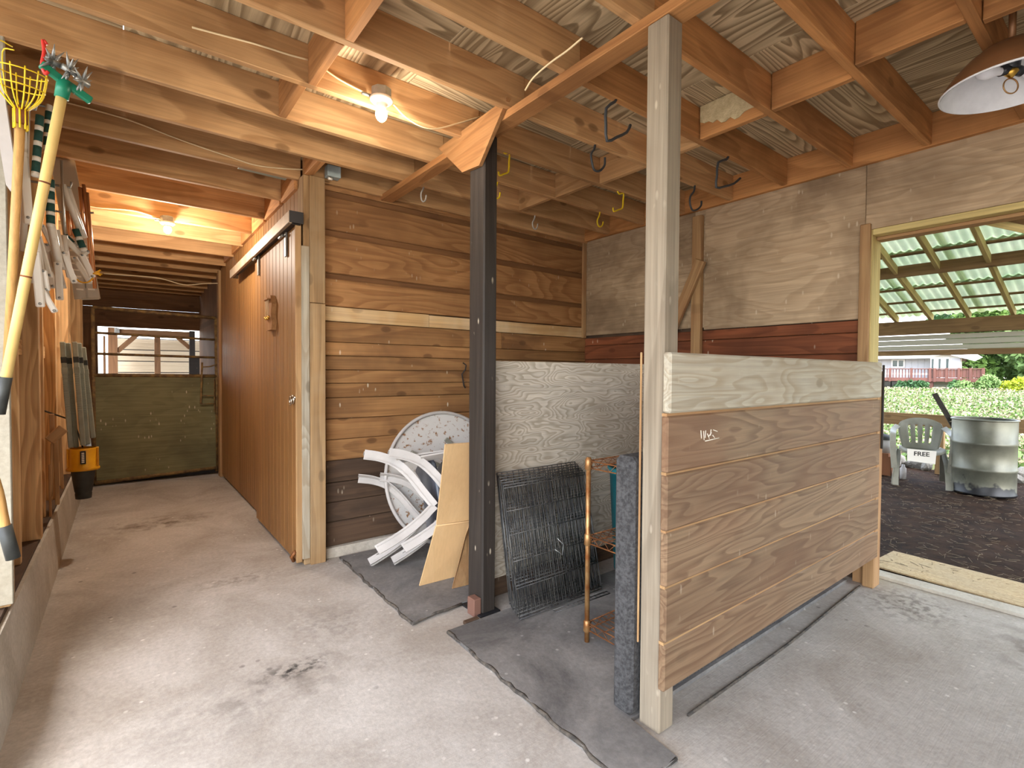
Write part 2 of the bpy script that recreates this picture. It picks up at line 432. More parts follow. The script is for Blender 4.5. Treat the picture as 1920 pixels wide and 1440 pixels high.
M['amber'] = plain('amber_plastic', rgb(232, 170, 28), 0.4, c2=rgb(206, 146, 20), nz=0.2, nscale=6)
M['hook_dark'] = plain('dark_vinyl', rgb(62, 64, 66), 0.5)
M['hook_grey'] = plain('grey_vinyl', rgb(170, 164, 154), 0.5)
M['green'] = plain('green_paint', rgb(24, 122, 92), 0.4)
M['red'] = plain('red_vinyl', rgb(204, 52, 44), 0.4)
M['webgreen'] = plain('green_webbing', rgb(36, 74, 66), 0.8, bmp=0.4, bscale=200)
M['webwhite'] = plain('white_webbing', rgb(226, 222, 210), 0.8, bmp=0.4, bscale=200)
M['chairframe'] = plain('white_enamel_tube', rgb(226, 220, 208), 0.35, c2=rgb(178, 160, 136), nz=0.05, nscale=10)
for nd in M['chairframe'].node_tree.nodes:
    if nd.type == 'VALTORGB': nd.color_ramp.elements[0].position = 0.60; nd.color_ramp.elements[1].position = 0.70
M['alum'] = plain('aluminium', rgb(188, 184, 174), 0.4, metal=0.8)
M['copper'] = plain('copper_tube', rgb(222, 160, 110), 0.35, metal=0.7)  # aluminium tubes with the bulb's orange light put into the colour
M['rail_grey'] = plain('grey_green_plastic', rgb(158, 162, 146), 0.55, c2=rgb(130, 134, 120), nz=0.2, nscale=7)
M['rubber'] = plain('black_rubber', rgb(40, 42, 40), 0.55, c2=rgb(62, 64, 60), nz=0.15, nscale=10)
M['bamboo'] = plain('yellow_pole', rgb(228, 198, 128), 0.45, c2=rgb(206, 172, 100), nz=0.25, nscale=4)
M['gate_pipe'] = plain('rusty_gate_pipe', rgb(140, 112, 66), 0.7, c2=rgb(96, 74, 50), nz=0.12, nscale=16, bmp=0.6, bscale=80)
M['plaster'] = plain('plaster_patch', rgb(214, 198, 158), 0.95, c2=rgb(188, 170, 130), nz=0.15, nscale=30, bmp=0.9, bscale=120)
M['enamel_in'] = plain('white_enamel', rgb(226, 226, 228), 0.3, c2=rgb(206, 206, 208), nz=0.2, nscale=12)
M['copper_out'] = plain('brown_enamel', rgb(140, 98, 64), 0.4, metal=0.3, c2=rgb(116, 80, 52), nz=0.2, nscale=6)
M['brass'] = plain('brass', rgb(206, 164, 76), 0.3, metal=1.0)
M['frosted'] = plain('frosted_bulb', rgb(232, 232, 238), 0.25)
M['glow'] = plain('glowing_bulb', rgb(255, 240, 215), 0.4, emit=(1.0, 0.80, 0.52, 1), es=9.0)
M['box_blue'] = plain('grey_junction_box', rgb(172, 182, 178), 0.5, c2=rgb(150, 162, 160), nz=0.2, nscale=6)
M['tin'] = plain('tin_strip', rgb(140, 148, 136), 0.5, metal=0.3)
M['brick'] = plain('brick_red', rgb(118, 84, 70), 0.9)
M['dirt'] = plain('dirt', rgb(62, 44, 32), 0.95, spec=0.1, c2=rgb(38, 27, 20), nz=0.14, nscale=9, bmp=1.0, bscale=40)
M['straw'] = plain('straw', rgb(128, 112, 90), 0.9, c2=rgb(92, 78, 60), nz=0.2, nscale=3)
M['corr'] = plain('corrugated_steel', rgb(226, 234, 220), 0.33, metal=0.85, c2=rgb(208, 218, 204), nz=0.2, nscale=3)
_mt, _nt2, _n2, _l2, _b2 = new_mat('corrugated_fibreglass')
_vec, _r2 = coords(_nt2)
_cc = mixc(_nt2, ramp(_nt2, noise(_nt2, _vec, 3.0, 4.0), [(0.35, 0.0), (0.65, 1.0)]), rgb(226, 240, 208), rgb(200, 222, 186))
_l2.new(_cc, _b2.inputs['Base Color']); _b2.inputs['Roughness'].default_value = 0.3
_tr = _n2.new('ShaderNodeBsdfTranslucent'); _l2.new(_cc, _tr.inputs['Color'])
_mx = _n2.new('ShaderNodeMixShader'); _mx.inputs[0].default_value = 0.11
_l2.new(_b2.outputs[0], _mx.inputs[1]); _l2.new(_tr.outputs[0], _mx.inputs[2]); _l2.new(_mx.outputs[0], _n2['Material Output'].inputs[0])
M['corr'] = _mt
M['barrel'] = plain('barrel_paint', rgb(122, 122, 108), 0.42, metal=0.25, c2=rgb(88, 90, 84), nz=0.1, nscale=4)
M['tar'] = plain('tar', rgb(30, 30, 32), 0.5)
M['panelwhite'] = plain('cream_panel', rgb(186, 184, 166), 0.5)
M['paper'] = plain('paper', rgb(236, 230, 220), 0.8)
M['ink'] = plain('ink', rgb(30, 28, 26), 0.8)
M['leaf1'] = plain('leaf_mid_green', rgb(92, 120, 50), 0.7, c2=rgb(60, 88, 34), nz=0.2, nscale=2)
M['leaf2'] = plain('leaf_dark_green', rgb(68, 104, 54), 0.6, c2=rgb(34, 66, 36), nz=0.2, nscale=1.2)
M['leaf3'] = plain('leaf_pale_green', rgb(122, 146, 86), 0.7, c2=rgb(80, 112, 54), nz=0.2, nscale=1.2)
M['leaf4'] = plain('leaf_lime', rgb(164, 172, 34), 0.7, c2=rgb(126, 144, 26), nz=0.2, nscale=3)
M['tips'] = plain('seed_heads', rgb(158, 148, 126), 0.9, c2=rgb(132, 126, 96), nz=0.2, nscale=2)
M['soil_green'] = plain('meadow_ground', rgb(100, 110, 62), 0.95, c2=rgb(130, 124, 86), nz=0.15, nscale=1.5)
M['bark'] = plain('bark', rgb(92, 74, 58), 0.95)
M['housewall'] = plain('pale_grey_siding', rgb(168, 168, 170), 0.7)
M['housewhite'] = plain('white_trim', rgb(206, 204, 200), 0.6)
M['houseglass'] = plain('dark_window_glass', rgb(40, 58, 60), 0.08, spec=0.8)
M['deckred'] = plain('deck_stain', rgb(112, 72, 62), 0.7, c2=rgb(92, 58, 50), nz=0.2, nscale=2)
M['housedark'] = plain('dark_under_deck', rgb(70, 66, 64), 0.8)
M['tansteel'] = plain('tan_steel_siding', rgb(206, 190, 164), 0.5, c2=rgb(190, 172, 146), nz=0.2, nscale=2)
M['gravel'] = plain('pale_gravel', rgb(176, 170, 158), 0.95, c2=rgb(150, 144, 132), nz=0.15, nscale=6)
M['rock'] = plain('grey_rock', rgb(150, 146, 138), 0.9, c2=rgb(110, 106, 98), nz=0.15, nscale=10)
M['boxbrown'] = plain('brown_carton', rgb(132, 84, 52), 0.8)
M['ironhinge'] = M['iron']

# ------------------------------------------------------------------ floor, kerbs, ground
JB = 2.75            # underside of the joists
RW = 3.87            # face of the right wall
BW = 3.75            # face of the back plank wall
floor = box('floor', (-4.0, -3.8, -0.12), (4.09, 11.0, 0.0), M['concrete'], bev=0)
tag(floor, 'grey concrete slab of the barn floor with broom marks and stains', 'floor', kind='structure')

# foundation kerb of the left wall
kerb = prism('kerb', [(-0.36, 2.2, 0), (-0.36, 10.0, 0), (-0.385, 10.0, 0.345), (-0.385, 2.2, 0.345)], (-0.35, 0, 0), M['curb'])
tag(kerb, 'pale concrete foundation kerb along the left wall of the aisle', 'kerb', kind='structure')
sill = box('trim_1', (-0.60, 2.2, 0.345), (-0.40, 9.8, 0.365), W('darkplank', 'y'))
tag(sill, 'dark wooden sill plate on top of the concrete kerb', 'sill plate', kind='structure')

# ------------------------------------------------------------------ left wall
wl_ = empty('wall_left', (-0.55, 3, 0), 'wood sheathed left wall of the aisle with exposed studs', 'wall', kind='structure')
for k in range(6):
    y0 = 2.98 + k * 1.15
    box('panel', (-0.575, y0, 0.36), (-0.555, y0 + 1.146, 2.9), W('stud', 'z'), wl_)
for k, (y, d) in enumerate(((3.60, .13), (4.07, .165), (4.66, .13), (5.25, .15), (5.85, .13), (6.45, .15), (7.05, .13), (7.62, .2), (8.3, .13), (9.0, .13))):
    box('stud', (-0.555, y, 0.365), (-0.555 + d, y + 0.045 + 0.03 * (k % 2), 2.9), W('stud', 'z'), wl_)
for y in (3.65, 4.15, 4.75):
    box('blocking', (-0.553, y, 1.46), (-0.46, y + 0.42, 1.55), W('stud', 'y'), wl_)
wf = empty('wall_front', (-2, 2.98, 0), 'whitewashed end wall panel left of the aisle behind the poles', 'wall', kind='structure')
box('panel', (-1.2, 2.955, 0.385), (-0.373, 2.985, 2.94), M['whitewash'], wf)
box('post', (-0.50, 2.99, 0.365), (-0.385, 3.09, 2.94), W('stud', 'z'), wf)
# unseen bay behind the camera: end wall added, left side open for daylight
ws = empty('wall_entry', (0.6, -3.65, 0))
box('panel', (-1.3, -3.7, 0.0), (4.0, -3.6, 2.94), W('wallply', 'x'), ws)
tag(ws, 'unseen plywood wall behind the camera, set to shape daylight from the open bay', 'wall', kind='structure')

# ------------------------------------------------------------------ back plank wall
wb = empty('wall_back', (2.5, BW, 0), 'brown plank wall at the back of the stall with wide lapped boards on top', 'wall', kind='structure')
X0, X1 = 1.15, RW + 0.02
laps = [(2.700, 2.93, 0), (2.416, 2.655, 1), (2.10, 2.366, 1), (1.858, 2.057, 1)]
for (z0, z1, lip) in laps:
    box('plank', (X0, BW, z0), (X1, BW + 0.035, z1), W('lapplank', 'x'), wb, bev=0.006)
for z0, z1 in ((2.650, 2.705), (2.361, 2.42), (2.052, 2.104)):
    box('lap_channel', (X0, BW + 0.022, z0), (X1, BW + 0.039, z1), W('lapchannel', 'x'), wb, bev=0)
edges = [1.855, 1.747, 1.595, 1.494, 1.389, 1.289, 1.182, 1.025, 0.871, 0.715, 0.55, 0.404, 0.258, 0.075]
for i in range(len(edges) - 1):
    z1, z0 = edges[i] - 0.0035, edges[i + 1]
    key = 'tanplank' if i == 0 else ('darkplank' if i >= 9 else 'plank')
    dy = random.uniform(0, 0.006)
    if i == 0:
        box('plank', (X0, BW - 0.012, z0), (2.02, BW + 0.03, z1), W(key, 'x'), wb, bev=0.003)
        box('plank', (2.023, BW - 0.010, z0), (X1, BW + 0.03, z1 - 0.004), W(key, 'x'), wb, bev=0.003)
    elif i in (1, 2, 6, 8, 11):
        xs = random.uniform(2.2, 3.1)
        box('plank', (X0, BW + dy, z0), (xs, BW + 0.035, z1), W(key, 'x'), wb, bev=0.004)
        box('plank', (xs + 0.003, BW + dy, z0), (X1, BW + 0.035, z1), W(key, 'x'), wb, bev=0.004)
    else:
        box('plank', (X0, BW + dy, z0), (X1, BW + 0.035, z1), W(key, 'x'), wb, bev=0.004)
box('backing', (X0, BW + 0.04, 0.0), (X1 + 0.1, BW + 0.06, 2.93), W('darkplank', 'x'), wb, bev=0)
bk = prism('trim_2', [(1.15, BW - 0.03, 0), (RW, BW - 0.03, 0), (RW, BW + 0.04, 0), (1.15, BW + 0.04, 0)], (0, 0, 0.073), M['curb'])
tag(bk, 'low whitewashed concrete footing under the back plank wall', 'footing', kind='structure')
ct = box('trim_3', (RW - 0.05, BW - 0.03, 1.74), (RW - 0.004, BW - 0.001, 2.74), W('trimwood', 'z'))
tag(ct, 'narrow pale corner strip where the plank wall meets the plywood wall', 'trim', kind='structure')

# ------------------------------------------------------------------ right wall
wr = empty('wall_right', (RW, 2.4, 0), 'stained plywood wall over reddish planks beside the lean-to opening', 'wall', kind='structure')
box('panel', (RW, 1.215, 1.745), (RW + 0.02, 2.368, JB), W('wallply', 'y'), wr)
box('panel', (RW, 2.46, 1.765), (RW + 0.02, BW - 0.002, JB), W('wallply', 'y'), wr)
box('panel', (RW - 0.004, -3.6, 2.325), (RW + 0.016, 1.212, JB + 0.02), W('wallply', 'y'), wr)
box('panel', (RW + 0.002, 2.36, 1.765), (RW + 0.018, 2.47, JB), W('wallply', 'y'), wr, bev=0)
zz = [1.742, 1.66, 1.52, 1.38, 1.24, 1.10, 0.96, 0.82, 0.68, 0.54, 0.40, 0.26, 0.10]
for i in range(len(zz) - 1):
    box('plank', (RW + random.uniform(0.004, 0.008), 1.215, zz[i + 1]), (RW + 0.03, BW, zz[i] - 0.004), W('redplank', 'y'), wr, bev=0.004)
box('batten', (RW - 0.045, 2.375, 1.30), (RW - 0.002, 2.462, 2.70), W('trimwood', 'z'), wr)
obox('brace', (RW - 0.066, 2.36, 2.315), (RW - 0.066, 2.80, 1.42), 0.09, 0.036, W('trimwood', 'x'), wr, up=(1, 0, 0))
box('sheathing', (RW + 0.032, 1.212, 0.0), (RW + 0.15, 4.2, 3.6), W('darkplank', 'y'), wr, bev=0)
box('sheathing', (RW + 0.032, -3.6, 2.40), (RW + 0.15, 1.21, 3.6), W('darkplank', 'y'), wr, bev=0)
# opening to the lean-to
dj = empty('door_1', (RW, 1.15, 0), 'timber framed opening from the barn to the lean-to', 'door frame', kind='structure')
box('jamb', (RW - 0.028, 1.178, 0.0), (RW - 0.001, 1.236, 2.36), W('trimwood', 'z'), dj)
box('jamb', (RW + 0.001, 1.172, 0.0), (RW + 0.16, 1.21, 2.325), W('fresh', 'z'), dj)
box('head', (RW - 0.004, -3.6, 2.285), (RW + 0.16, 1.171, 2.323), W('fresh', 'y'), dj)
box('head_stop', (RW + 0.07, -3.6, 2.262), (RW + 0.16, 1.171, 2.284), W('trimwood', 'y'), dj)
prism('brace_panel', [(4.12, 0.74, 2.36), (4.12, -0.3, 2.36), (4.12, -0.3, 1.86), (4.12, 0.30, 2.12)], (0.02, 0, 0), W('beamwood', 'y'), dj)
obox('brace_edge', (4.115, 0.76, 2.352), (4.115, 0.28, 2.105), 0.03, 0.04, W('fresh', 'x'), dj, up=(0, 0, 1))
thr = box('trim_4', (4.03, -1.9, 0.0), (4.15, 1.19, 0.022), M['curb'])
tag(thr, 'raised concrete lip along the threshold of the lean-to opening', 'threshold', kind='structure')

# ------------------------------------------------------------------ ceiling
ce = empty('ceiling', (1, 2, JB), 'open joist ceiling of orange brown timber under a plywood subfloor', 'ceiling', kind='structure')
JH = 0.19
jys = [-3.3, -2.87, -2.45, -2.03, -1.62, -1.21, -0.79, -0.37, 0.04, 0.455, 0.865, 1.275, 1.69, 2.10, 2.53, 2.95, 3.37]
for y in jys:
    xm = 1.70
    box('joist', (-1.3, y, JB), (xm, y + 0.038, JB + JH), W('joist', 'x'), ce)
    box('joist', (xm + 0.002, y + 0.004, JB), (RW - 0.045, y + 0.042, JB + JH), W('redjoist' if y < 2.0 else 'joist', 'x'), ce)
box('joist', (-1.2, 3.79, JB - 0.01), (1.02, 3.828, JB + JH), W('joist', 'x'), ce)
box('joist', (1.02, 3.715, JB - 0.02), (RW, 3.748, JB + JH), W('joist', 'x'), ce)
ays = [4.215, 4.785, 5.33, 5.88, 6.44, 7.0, 7.5, 7.95, 8.4, 8.85, 9.25, 9.62]
for y in ays:
    zb = 2.715 - 0.021 * (y - 3.7)
    box('joist', (-0.56, y, zb), (1.01 if y < 7.3 else 2.2, y + 0.038, zb + 0.185), W('joist', 'x'), ce)
# rim board on the right wall
box('rim_board', (RW - 0.044, -3.6, JB - 0.005), (RW - 0.004, BW, JB + JH), W('redjoist', 'y'), ce)
# subfloor sheets
for ix, (a, b_) in enumerate(((-1.35, -1.2), (-1.2, 0.02), (0.02, 1.24), (1.24, 2.46), (2.46, 4.0))):
    for iy, (c, d) in enumerate(((-3.6, -2.0), (-2.0, -0.35), (-0.35, 0.885), (0.885, 2.12), (2.12, 3.81))):
        box('subfloor_sheet', (a + 0.002, c + 0.002, JB + JH), (b_ - 0.002, d - 0.002, JB + JH + 0.02), W('subfloor', 'x' if (ix + iy) % 2 else 'y'), ce, bev=0)
o = box('subfloor_sheet', (-0.6, 3.812, 2.90), (2.3, 7.0, 2.92), W('subfloor', 'x'), ce, bev=0)
box('subfloor_sheet', (-0.6, 7.0, 2.82), (2.3, 10.0, 2.84), W('subfloor', 'x'), ce, bev=0)
# blocking between joists
def block(x, i, mat='joist', w=0.038, up=0.0):
    y0, y1 = jys[i] + 0.042, jys[i + 1]
    return box('blocking', (x - w / 2, y0, JB + up), (x + w / 2, y1, JB + JH), W(mat, 'y'), ce)
for i, x in ((8, .76), (9, .735), (10, .70), (7, .74), (6, .72)): block(x, i + 4, 'redjoist')
for i, x in ((5, 2.60), (6, 2.70), (7, 2.71), (8, 2.76), (9, 2.77), (10, 2.72), (11, 2.69), (4, 2.66)): block(x, i + 4, 'redjoist' if i < 8 else 'joist')
box('blocking', (1.02, 3.41, JB), (1.075, 3.71, JB + JH), W('redjoist', 'y'), ce)
for y0, y1 in ((3.83, 4.21), (4.26, 4.78), (4.83, 5.32), (5.37, 5.87), (5.92, 6.43), (6.48, 6.99)):
    box('blocking', (0.985, y0, 2.68), (1.025, y1, 2.88), W('redjoist', 'y'), ce)
# plaster smear on one block
pv, pf = [], []
cx_, y0_, y1_ = 2.689, 1.318, 1.685
random.seed(3)
N = 14
top = [(y0_ + (y1_ - y0_) * k / N, JB + 0.185) for k in range(N + 1)]
bot = [(y0_ + (y1_ - y0_) * k / N, JB + 0.10 - 0.055 * math.sin(math.pi * (0.15 + 0.8 * k / N)) + random.uniform(-.014, .014)) for k in range(N + 1)]
pts2 = top + bot[::-1]
prism('plaster_patch', [(cx_, p[0], p[1]) for p in pts2], (-0.005, 0, 0), M['plaster'], ce)
# flat beam under the joists over the stall posts
bm_ = box('ceiling_beam', (1.60, -3.5, JB - 0.042), (1.70, BW - 0.002, JB - 0.001), W('redjoist', 'y'))
tag(bm_, 'flat reddish timber beam running under the joists over the dark post', 'beam', kind='structure')
gus = prism('gusset_plate', [(1.598, 2.80, 2.775), (1.598, 2.085, 2.79), (1.598, 2.345, 2.525), (1.598, 2.52, 2.54)], (-0.022, 0, 0), W('gusset', 'y'))
tag(gus, 'orange wooden gusset plate nailed to the top of the dark post', 'gusset', kind='structure')

# ------------------------------------------------------------------ posts
p1 = empty('support_post', (1.08, 3.75, 0), 'tan square post at the corner of the plank wall and the sliding door', 'post', kind='structure')
box('timber', (1.008, 3.69, 0.0), (1.15, 3.83, JB), W('brownpost', 'z'), p1, bev=0.006)
box('facing_board', (1.046, 3.668, 1.86), (1.152, 3.689, JB - 0.005), W('brownpost', 'z'), p1)
box('facing_board', (1.046, 3.666, 0.0), (1.152, 3.689, 1.856), W('brownpost', 'z'), p1)
box('edge_strip', (0.992, 3.672, 0.05), (1.044, 3.70, 2.25), W('capboard', 'z'), p1)
p2 = empty('support_post', (1.65, 2.4, 0), 'charred dark post with the orange gusset plate on top', 'post', kind='structure')
me = box('timber', (1.598, 2.325, 0.0), (1.690, 2.475, JB - 0.044), W('charpost', 'z'), p2, bev=0.008)
sp = box('shoe', (1.57, 2.30, 0.0), (1.71, 2.50, 0.012), M['tar'], p2)
p3 = empty('support_post', (1.65, 1.19, 0), 'weathered grey tan post at the near end of the planked partition', 'post', kind='structure')
box('timber', (1.60, 1.14, 0.0), (1.692, 1.235, JB - 0.044), W('oldpost', 'z'), p3, bev=0.006)
box('side_strip', (1.592, 1.236, 0.32), (1.600, 1.244, 1.46), W('trimwood', 'z'), p3)
p4 = empty('support_post', (3.98, 1.15, 0), 'short brown stub post under the far end of the partition', 'post', kind='structure')
box('timber', (3.80, 1.102, 0.0), (3.91, 1.170, 1.40), W('trimwood', 'z'), p4, bev=0.006)

# ------------------------------------------------------------------ planked stall partition
pt = empty('stall_partition', (2.7, 1.1, 0), 'planked stall partition of six brown boards with a pale top board', 'partition', kind='structure')
pe = [(1.232, 1.456, 'capboard', 1.578, 3.84), (1.010, 1.222, 'partition', 1.572, 3.85), (0.795, 1.004, 'partition', 1.572, 3.85), (0.586, 0.789, 'partition', 1.574, 3.855),
      (0.377, 0.580, 'partition', 1.574, 3.855), (0.195, 0.371, 'partition', 1.570, 3.858)]
for i, (z0, z1, key, x0, x1) in enumerate(pe):
    y0 = 1.094 if i == 0 else 1.100
    box('plank', (x0, y0, z0), (x1, 1.130, z1), W(key, 'x'), pt, bev=0.007)
    if i: box('tongue', (x0 + 0.004, 1.1065, z1 - 0.002), (x1 - 0.004, 1.128, z1 + 0.009), W('trimwood', 'x'), pt, bev=0)
box('end_cap', (3.860, 1.088, 0.9), (3.872, 1.10, 1.44), W('charpost', 'z'), pt)

scr = []
for px0, py0, px1, py1 in ((1314, 806, 1315, 821), (1319, 807, 1320, 824), (1323, 806, 1322, 820), (1326, 812, 1330, 822), (1333, 804, 1332, 816), (1328, 818, 1334, 810), (1337, 805, 1345, 808), (1336, 815, 1340, 820), (1322, 826, 1348, 820)):
    scr.append(([at(px0, py0, 'y', 1.0995), at(px1, py1, 'y', 1.0995)], 0.0022))
tubes('scratch_marks', scr, M['porcelain'], pt, n=4)
# divider sheet between the stalls
dv = empty('stall_divider', (2.7, 2.46, 0), 'grey weathered plywood divider sheet behind the folded wire crate', 'divider', kind='structure')
box('sheet', (1.692, 2.452, 0.125), (RW - 0.05, 2.47, 1.447), W('greyply', 'x'), dv)
box('bottom_board', (1.70, 2.475, 0.0), (RW - 0.05, 2.50, 0.20), W('darkplank', 'x'), dv)

# ------------------------------------------------------------------ aisle side wall with sliding door
wa = empty('wall_aisle', (1.02, 5.5, 0), 'grooved brown plywood siding wall behind the sliding door', 'wall', kind='structure')
for k, (a, b_) in enumerate(((3.84, 4.95), (4.952, 6.17), (6.172, 7.55))):
    x = []
    vv, ff = [], []
    yy = a; prof = []
    while yy < b_ - 0.01:
        w_ = min(0.102, b_ - yy)
        prof += [(1.012, yy), (1.012, yy + w_ - 0.009), (1.019, yy + w_ - 0.008), (1.019, yy + w_)]
        yy += w_
    for (px_, py_) in prof: vv += [(px_, py_, 0.03), (px_, py_, 2.69)]
    ff = [(2 * i, 2 * i + 1, 2 * i + 3, 2 * i + 2) for i in range(len(prof) - 1)]
    mesh_obj('panel', vv, ff, W('siding', 'z'), wa)
box('backing', (1.03, 3.84, 0.0), (1.07, 7.6, 2.9), W('darkplank', 'z'), wa, bev=0)
box('end_post', (0.985, 7.42, 0.0), (1.03, 7.55, 2.66), W('trimwood', 'z'), wa)
box('inner_wall', (1.03, 7.56, 0.0), (1.07, 9.9, 2.9), W('farwood', 'z'), wa, bev=0)

dr = empty('door_2', (0.97, 4.4, 0), 'sliding stall door of grooved brown boards hanging from a metal track', 'door', kind='structure')
nb = 12; ya, yb = 3.705, 5.06
for k in range(nb):
    a = ya + (yb - ya) * k / nb; b_ = ya + (yb - ya) * (k + 1) / nb
    box('board', (0.962, a + 0.003, 0.028), (0.985, b_ - 0.003, 2.40 - 0.02 * (a - ya)), W('siding', 'z'), dr, bev=0.003)
box('core', (0.972, ya + 0.004, 0.03), (0.992, yb - 0.004, 2.37), W('darkplank', 'z'), dr, bev=0)
box('edge_strip', (0.955, ya - 0.02, 0.028), (0.994, ya + 0.001, 2.40), W('trimwood', 'z'), dr)
tk = empty('door_track', (0.93, 4.8, 2.43), 'grey metal rail of the sliding door with hanger brackets', 'door track')
tv = [(0.905, 3.66), (0.905, 6.05)]
for nm, (x0, x1, z0, z1) in dict(web=(0.905, 0.912, 2.375, 2.455), top=(0.905, 0.985, 2.452, 2.458), lip=(0.905, 0.925, 2.375, 2.381)).items():
    obox('rail_' + nm, ((x0 + x1) / 2, 3.655, (z0 + z1) / 2 + 0.01), ((x0 + x1) / 2, 6.02, (z0 + z1) / 2 - 0.03), x1 - x0, z1 - z0, M['track'], tk, bev=0.001)
box('end_plate', (0.908, 3.652, 2.39), (1.0, 3.66, 2.47), M['iron'], tk, bev=0.001)
box('end_plate', (0.905, 6.02, 2.35), (0.985, 6.028, 2.43), M['track'], tk, bev=0.001)
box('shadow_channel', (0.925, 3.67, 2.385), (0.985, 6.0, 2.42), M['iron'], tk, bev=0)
for y in (3.93, 4.86):
    h = box('hanger', (0.945, y - 0.02, 2.21), (0.958, y + 0.02, 2.40), M['galv'], tk, bev=0.002)
    tube('bolt', [(0.93, y, 2.36), (0.93, y + 0.10, 2.36)], 0.010, M['galv'], tk)
lock = empty('door_latch', (0.95, 3.74, 1.18), 'round chrome latch at the edge of the sliding door', 'latch')
lathe('rose', [(0.0, 0), (0.035, 0.002), (0.034, 0.012), (0.02, 0.02), (0.0, 0.02)], (0.962, 3.765, 1.175), M['chrome'], lock, n=20, axis=(-1, 0, 0))
tube('ring', [V((0.938, 3.765 + 0.024 * math.cos(t), 1.165 + 0.03 * math.sin(t))) for t in [i * math.pi / 8 for i in range(16)]], 0.005, M['chrome'], lock, closed=True)
tube('hasp', [(0.955, 3.75, 1.19), (0.94, 3.72, 1.20), (0.955, 3.69, 1.19)], 0.008, M['chrome'], lock)
hk = tube('door_stop', [(0.95, 3.74, 0.03), (0.93, 3.72, 0.07), (0.95, 3.70, 0.11)], 0.013, M['rust_wire'])
tag(hk, 'small rusty iron stop at the bottom corner of the sliding door', 'door stop')

# little guitar shaped ornament on the door
ga = empty('wooden_chime', (0.95, 4.35, 1.82), 'small guitar shaped wooden door chime with hanging beads', 'chime')
gp = [(4.44, 1.70), (4.28, 1.70), (4.25, 1.76), (4.29, 1.83), (4.26, 1.90), (4.30, 1.97), (4.36, 1.98), (4.42, 1.96), (4.45, 1.90), (4.42, 1.83), (4.46, 1.76)]
prism('body', [(0.961, y, z) for y, z in gp], (-0.035, 0, 0), W('gusset', 'z'), ga)
box('bridge', (0.900, 4.29, 1.935), (0.926, 4.42, 1.948), W('gusset', 'y'), ga)
for k in range(5):
    y = 4.30 + 0.027 * k
    tube('string', [(0.912, y, 1.935), (0.912, y, 1.81 - 0.01 * (k % 2))], 0.0012, M['cable'], ga, n=5)
    lathe('bead', [(0, -.011), (0.008, -.007), (0.011, 0), (0.008, .007), (0, .011)], (0.912, y, 1.80 - 0.01 * (k % 2)), M['brass'], ga, n=10)

# ------------------------------------------------------------------ gate at the end of the aisle
gt = empty('pipe_gate', (0.37, 7.65, 0), 'rusty pipe gate with a dark olive sheet across the end of the aisle', 'gate')
GY = 7.65
tube('upright', [(-0.265, GY, 0.04), (-0.265, GY, 2.11)], 0.021, M['gate_pipe'], gt)
tube('upright', [(0.985, GY, 0.04), (0.985, GY, 2.06)], 0.021, M['gate_pipe'], gt)
for z0, z1, r in ((2.105, 2.065, .021), (1.81, 1.78, .015), (1.565, 1.545, .015), (1.31, 1.30, .024), (0.045, 0.09, .024)):
    tube('rail', [(-0.265, GY, z0), (0.36, GY, (z0 + z1) / 2), (0.985, GY, z1)], r, M['gate_pipe'], gt)
box('sheet', (-0.255, GY - 0.012, 0.07), (0.975, GY + 0.008, 1.30), W('olivesheet', 'x'), gt)
tubes('latch_frame', [([(0.82, 7.60, 1.48), (0.80, 7.60, 0.94), (0.96, 7.60, 0.94)], .012), ([(0.82, 7.60, 1.42), (0.9, 7.60, 1.425), (0.97, 7.60, 1.45)], .008), ([(0.81, 7.60, 1.05), (0.97, 7.60, 1.04)], .008)], M['gate_pipe'], gt, n=7)
tubes('hinge_loop', [([(0.955, 7.60, 1.26), (1.0, 7.60, 1.26), (1.0, 7.60, 0.83), (0.955, 7.60, 0.83)], .008, True)], M['gate_pipe'], gt, n=7)
gd = box('trim_5', (-0.36, 7.75, 0.0), (1.02, 8.3, 0.05), M['housedark'])
tag(gd, 'dark step in the floor under the pipe gate', 'step', kind='structure')

# ------------------------------------------------------------------ far passage behind the gate
wfar = empty('wall_far', (0.5, 9.9, 0), 'dusty header boards above the passage behind the pipe gate', 'wall', kind='structure')
box('header_board', (-0.6, 9.88, 2.34), (2.3, 9.92, 2.64), W('farwood', 'x'), wfar)
box('header_board', (-0.6, 9.87, 2.035), (2.3, 9.91, 2.335), W('farwood', 'x'), wfar)
box('side_post', (-0.66, 9.86, 0.0), (-0.29, 10.0, 2.08), W('farwood', 'z'), wfar)
box('side_post', (1.34, 9.86, 0.0), (1.5, 10.0, 2.08), W('farwood', 'z'), wfar)
box('low_board', (0.94, 10.55, 0.9), (1.5, 10.6, 1.62), W('charpost', 'x'), wfar)
fr_ = empty('braced_frame', (0.5, 11.5, 0), 'brown braced timber frame seen through the pipe gate', 'timber frame', kind='structure')
box('post', (-0.195, 11.45, 0.0), (-0.06, 11.58, 2.13), W('farwood', 'z'), fr_)
box('post', (0.48, 11.47, 0.0), (0.57, 11.55, 2.0), W('farwood', 'z'), fr_)
box('post', (1.03, 11.45, 0.0), (1.12, 11.55, 2.13), W('charpost', 'z'), fr_)
box('post', (1.42, 11.45, 0.0), (1.5, 11.55, 2.2), W('charpost', 'z'), fr_)
box('top_beam', (-0.06, 11.46, 2.0), (1.03, 11.56, 2.11), W('farwood', 'x'), fr_)
obox('brace', (0.22, 11.5, 2.02), (-0.07, 11.5, 1.70), 0.05, 0.08, W('farwood', 'x'), fr_)
obox('brace', (0.84, 11.5, 2.0), (1.04, 11.5, 1.80), 0.05, 0.07, W('farwood', 'x'), fr_)
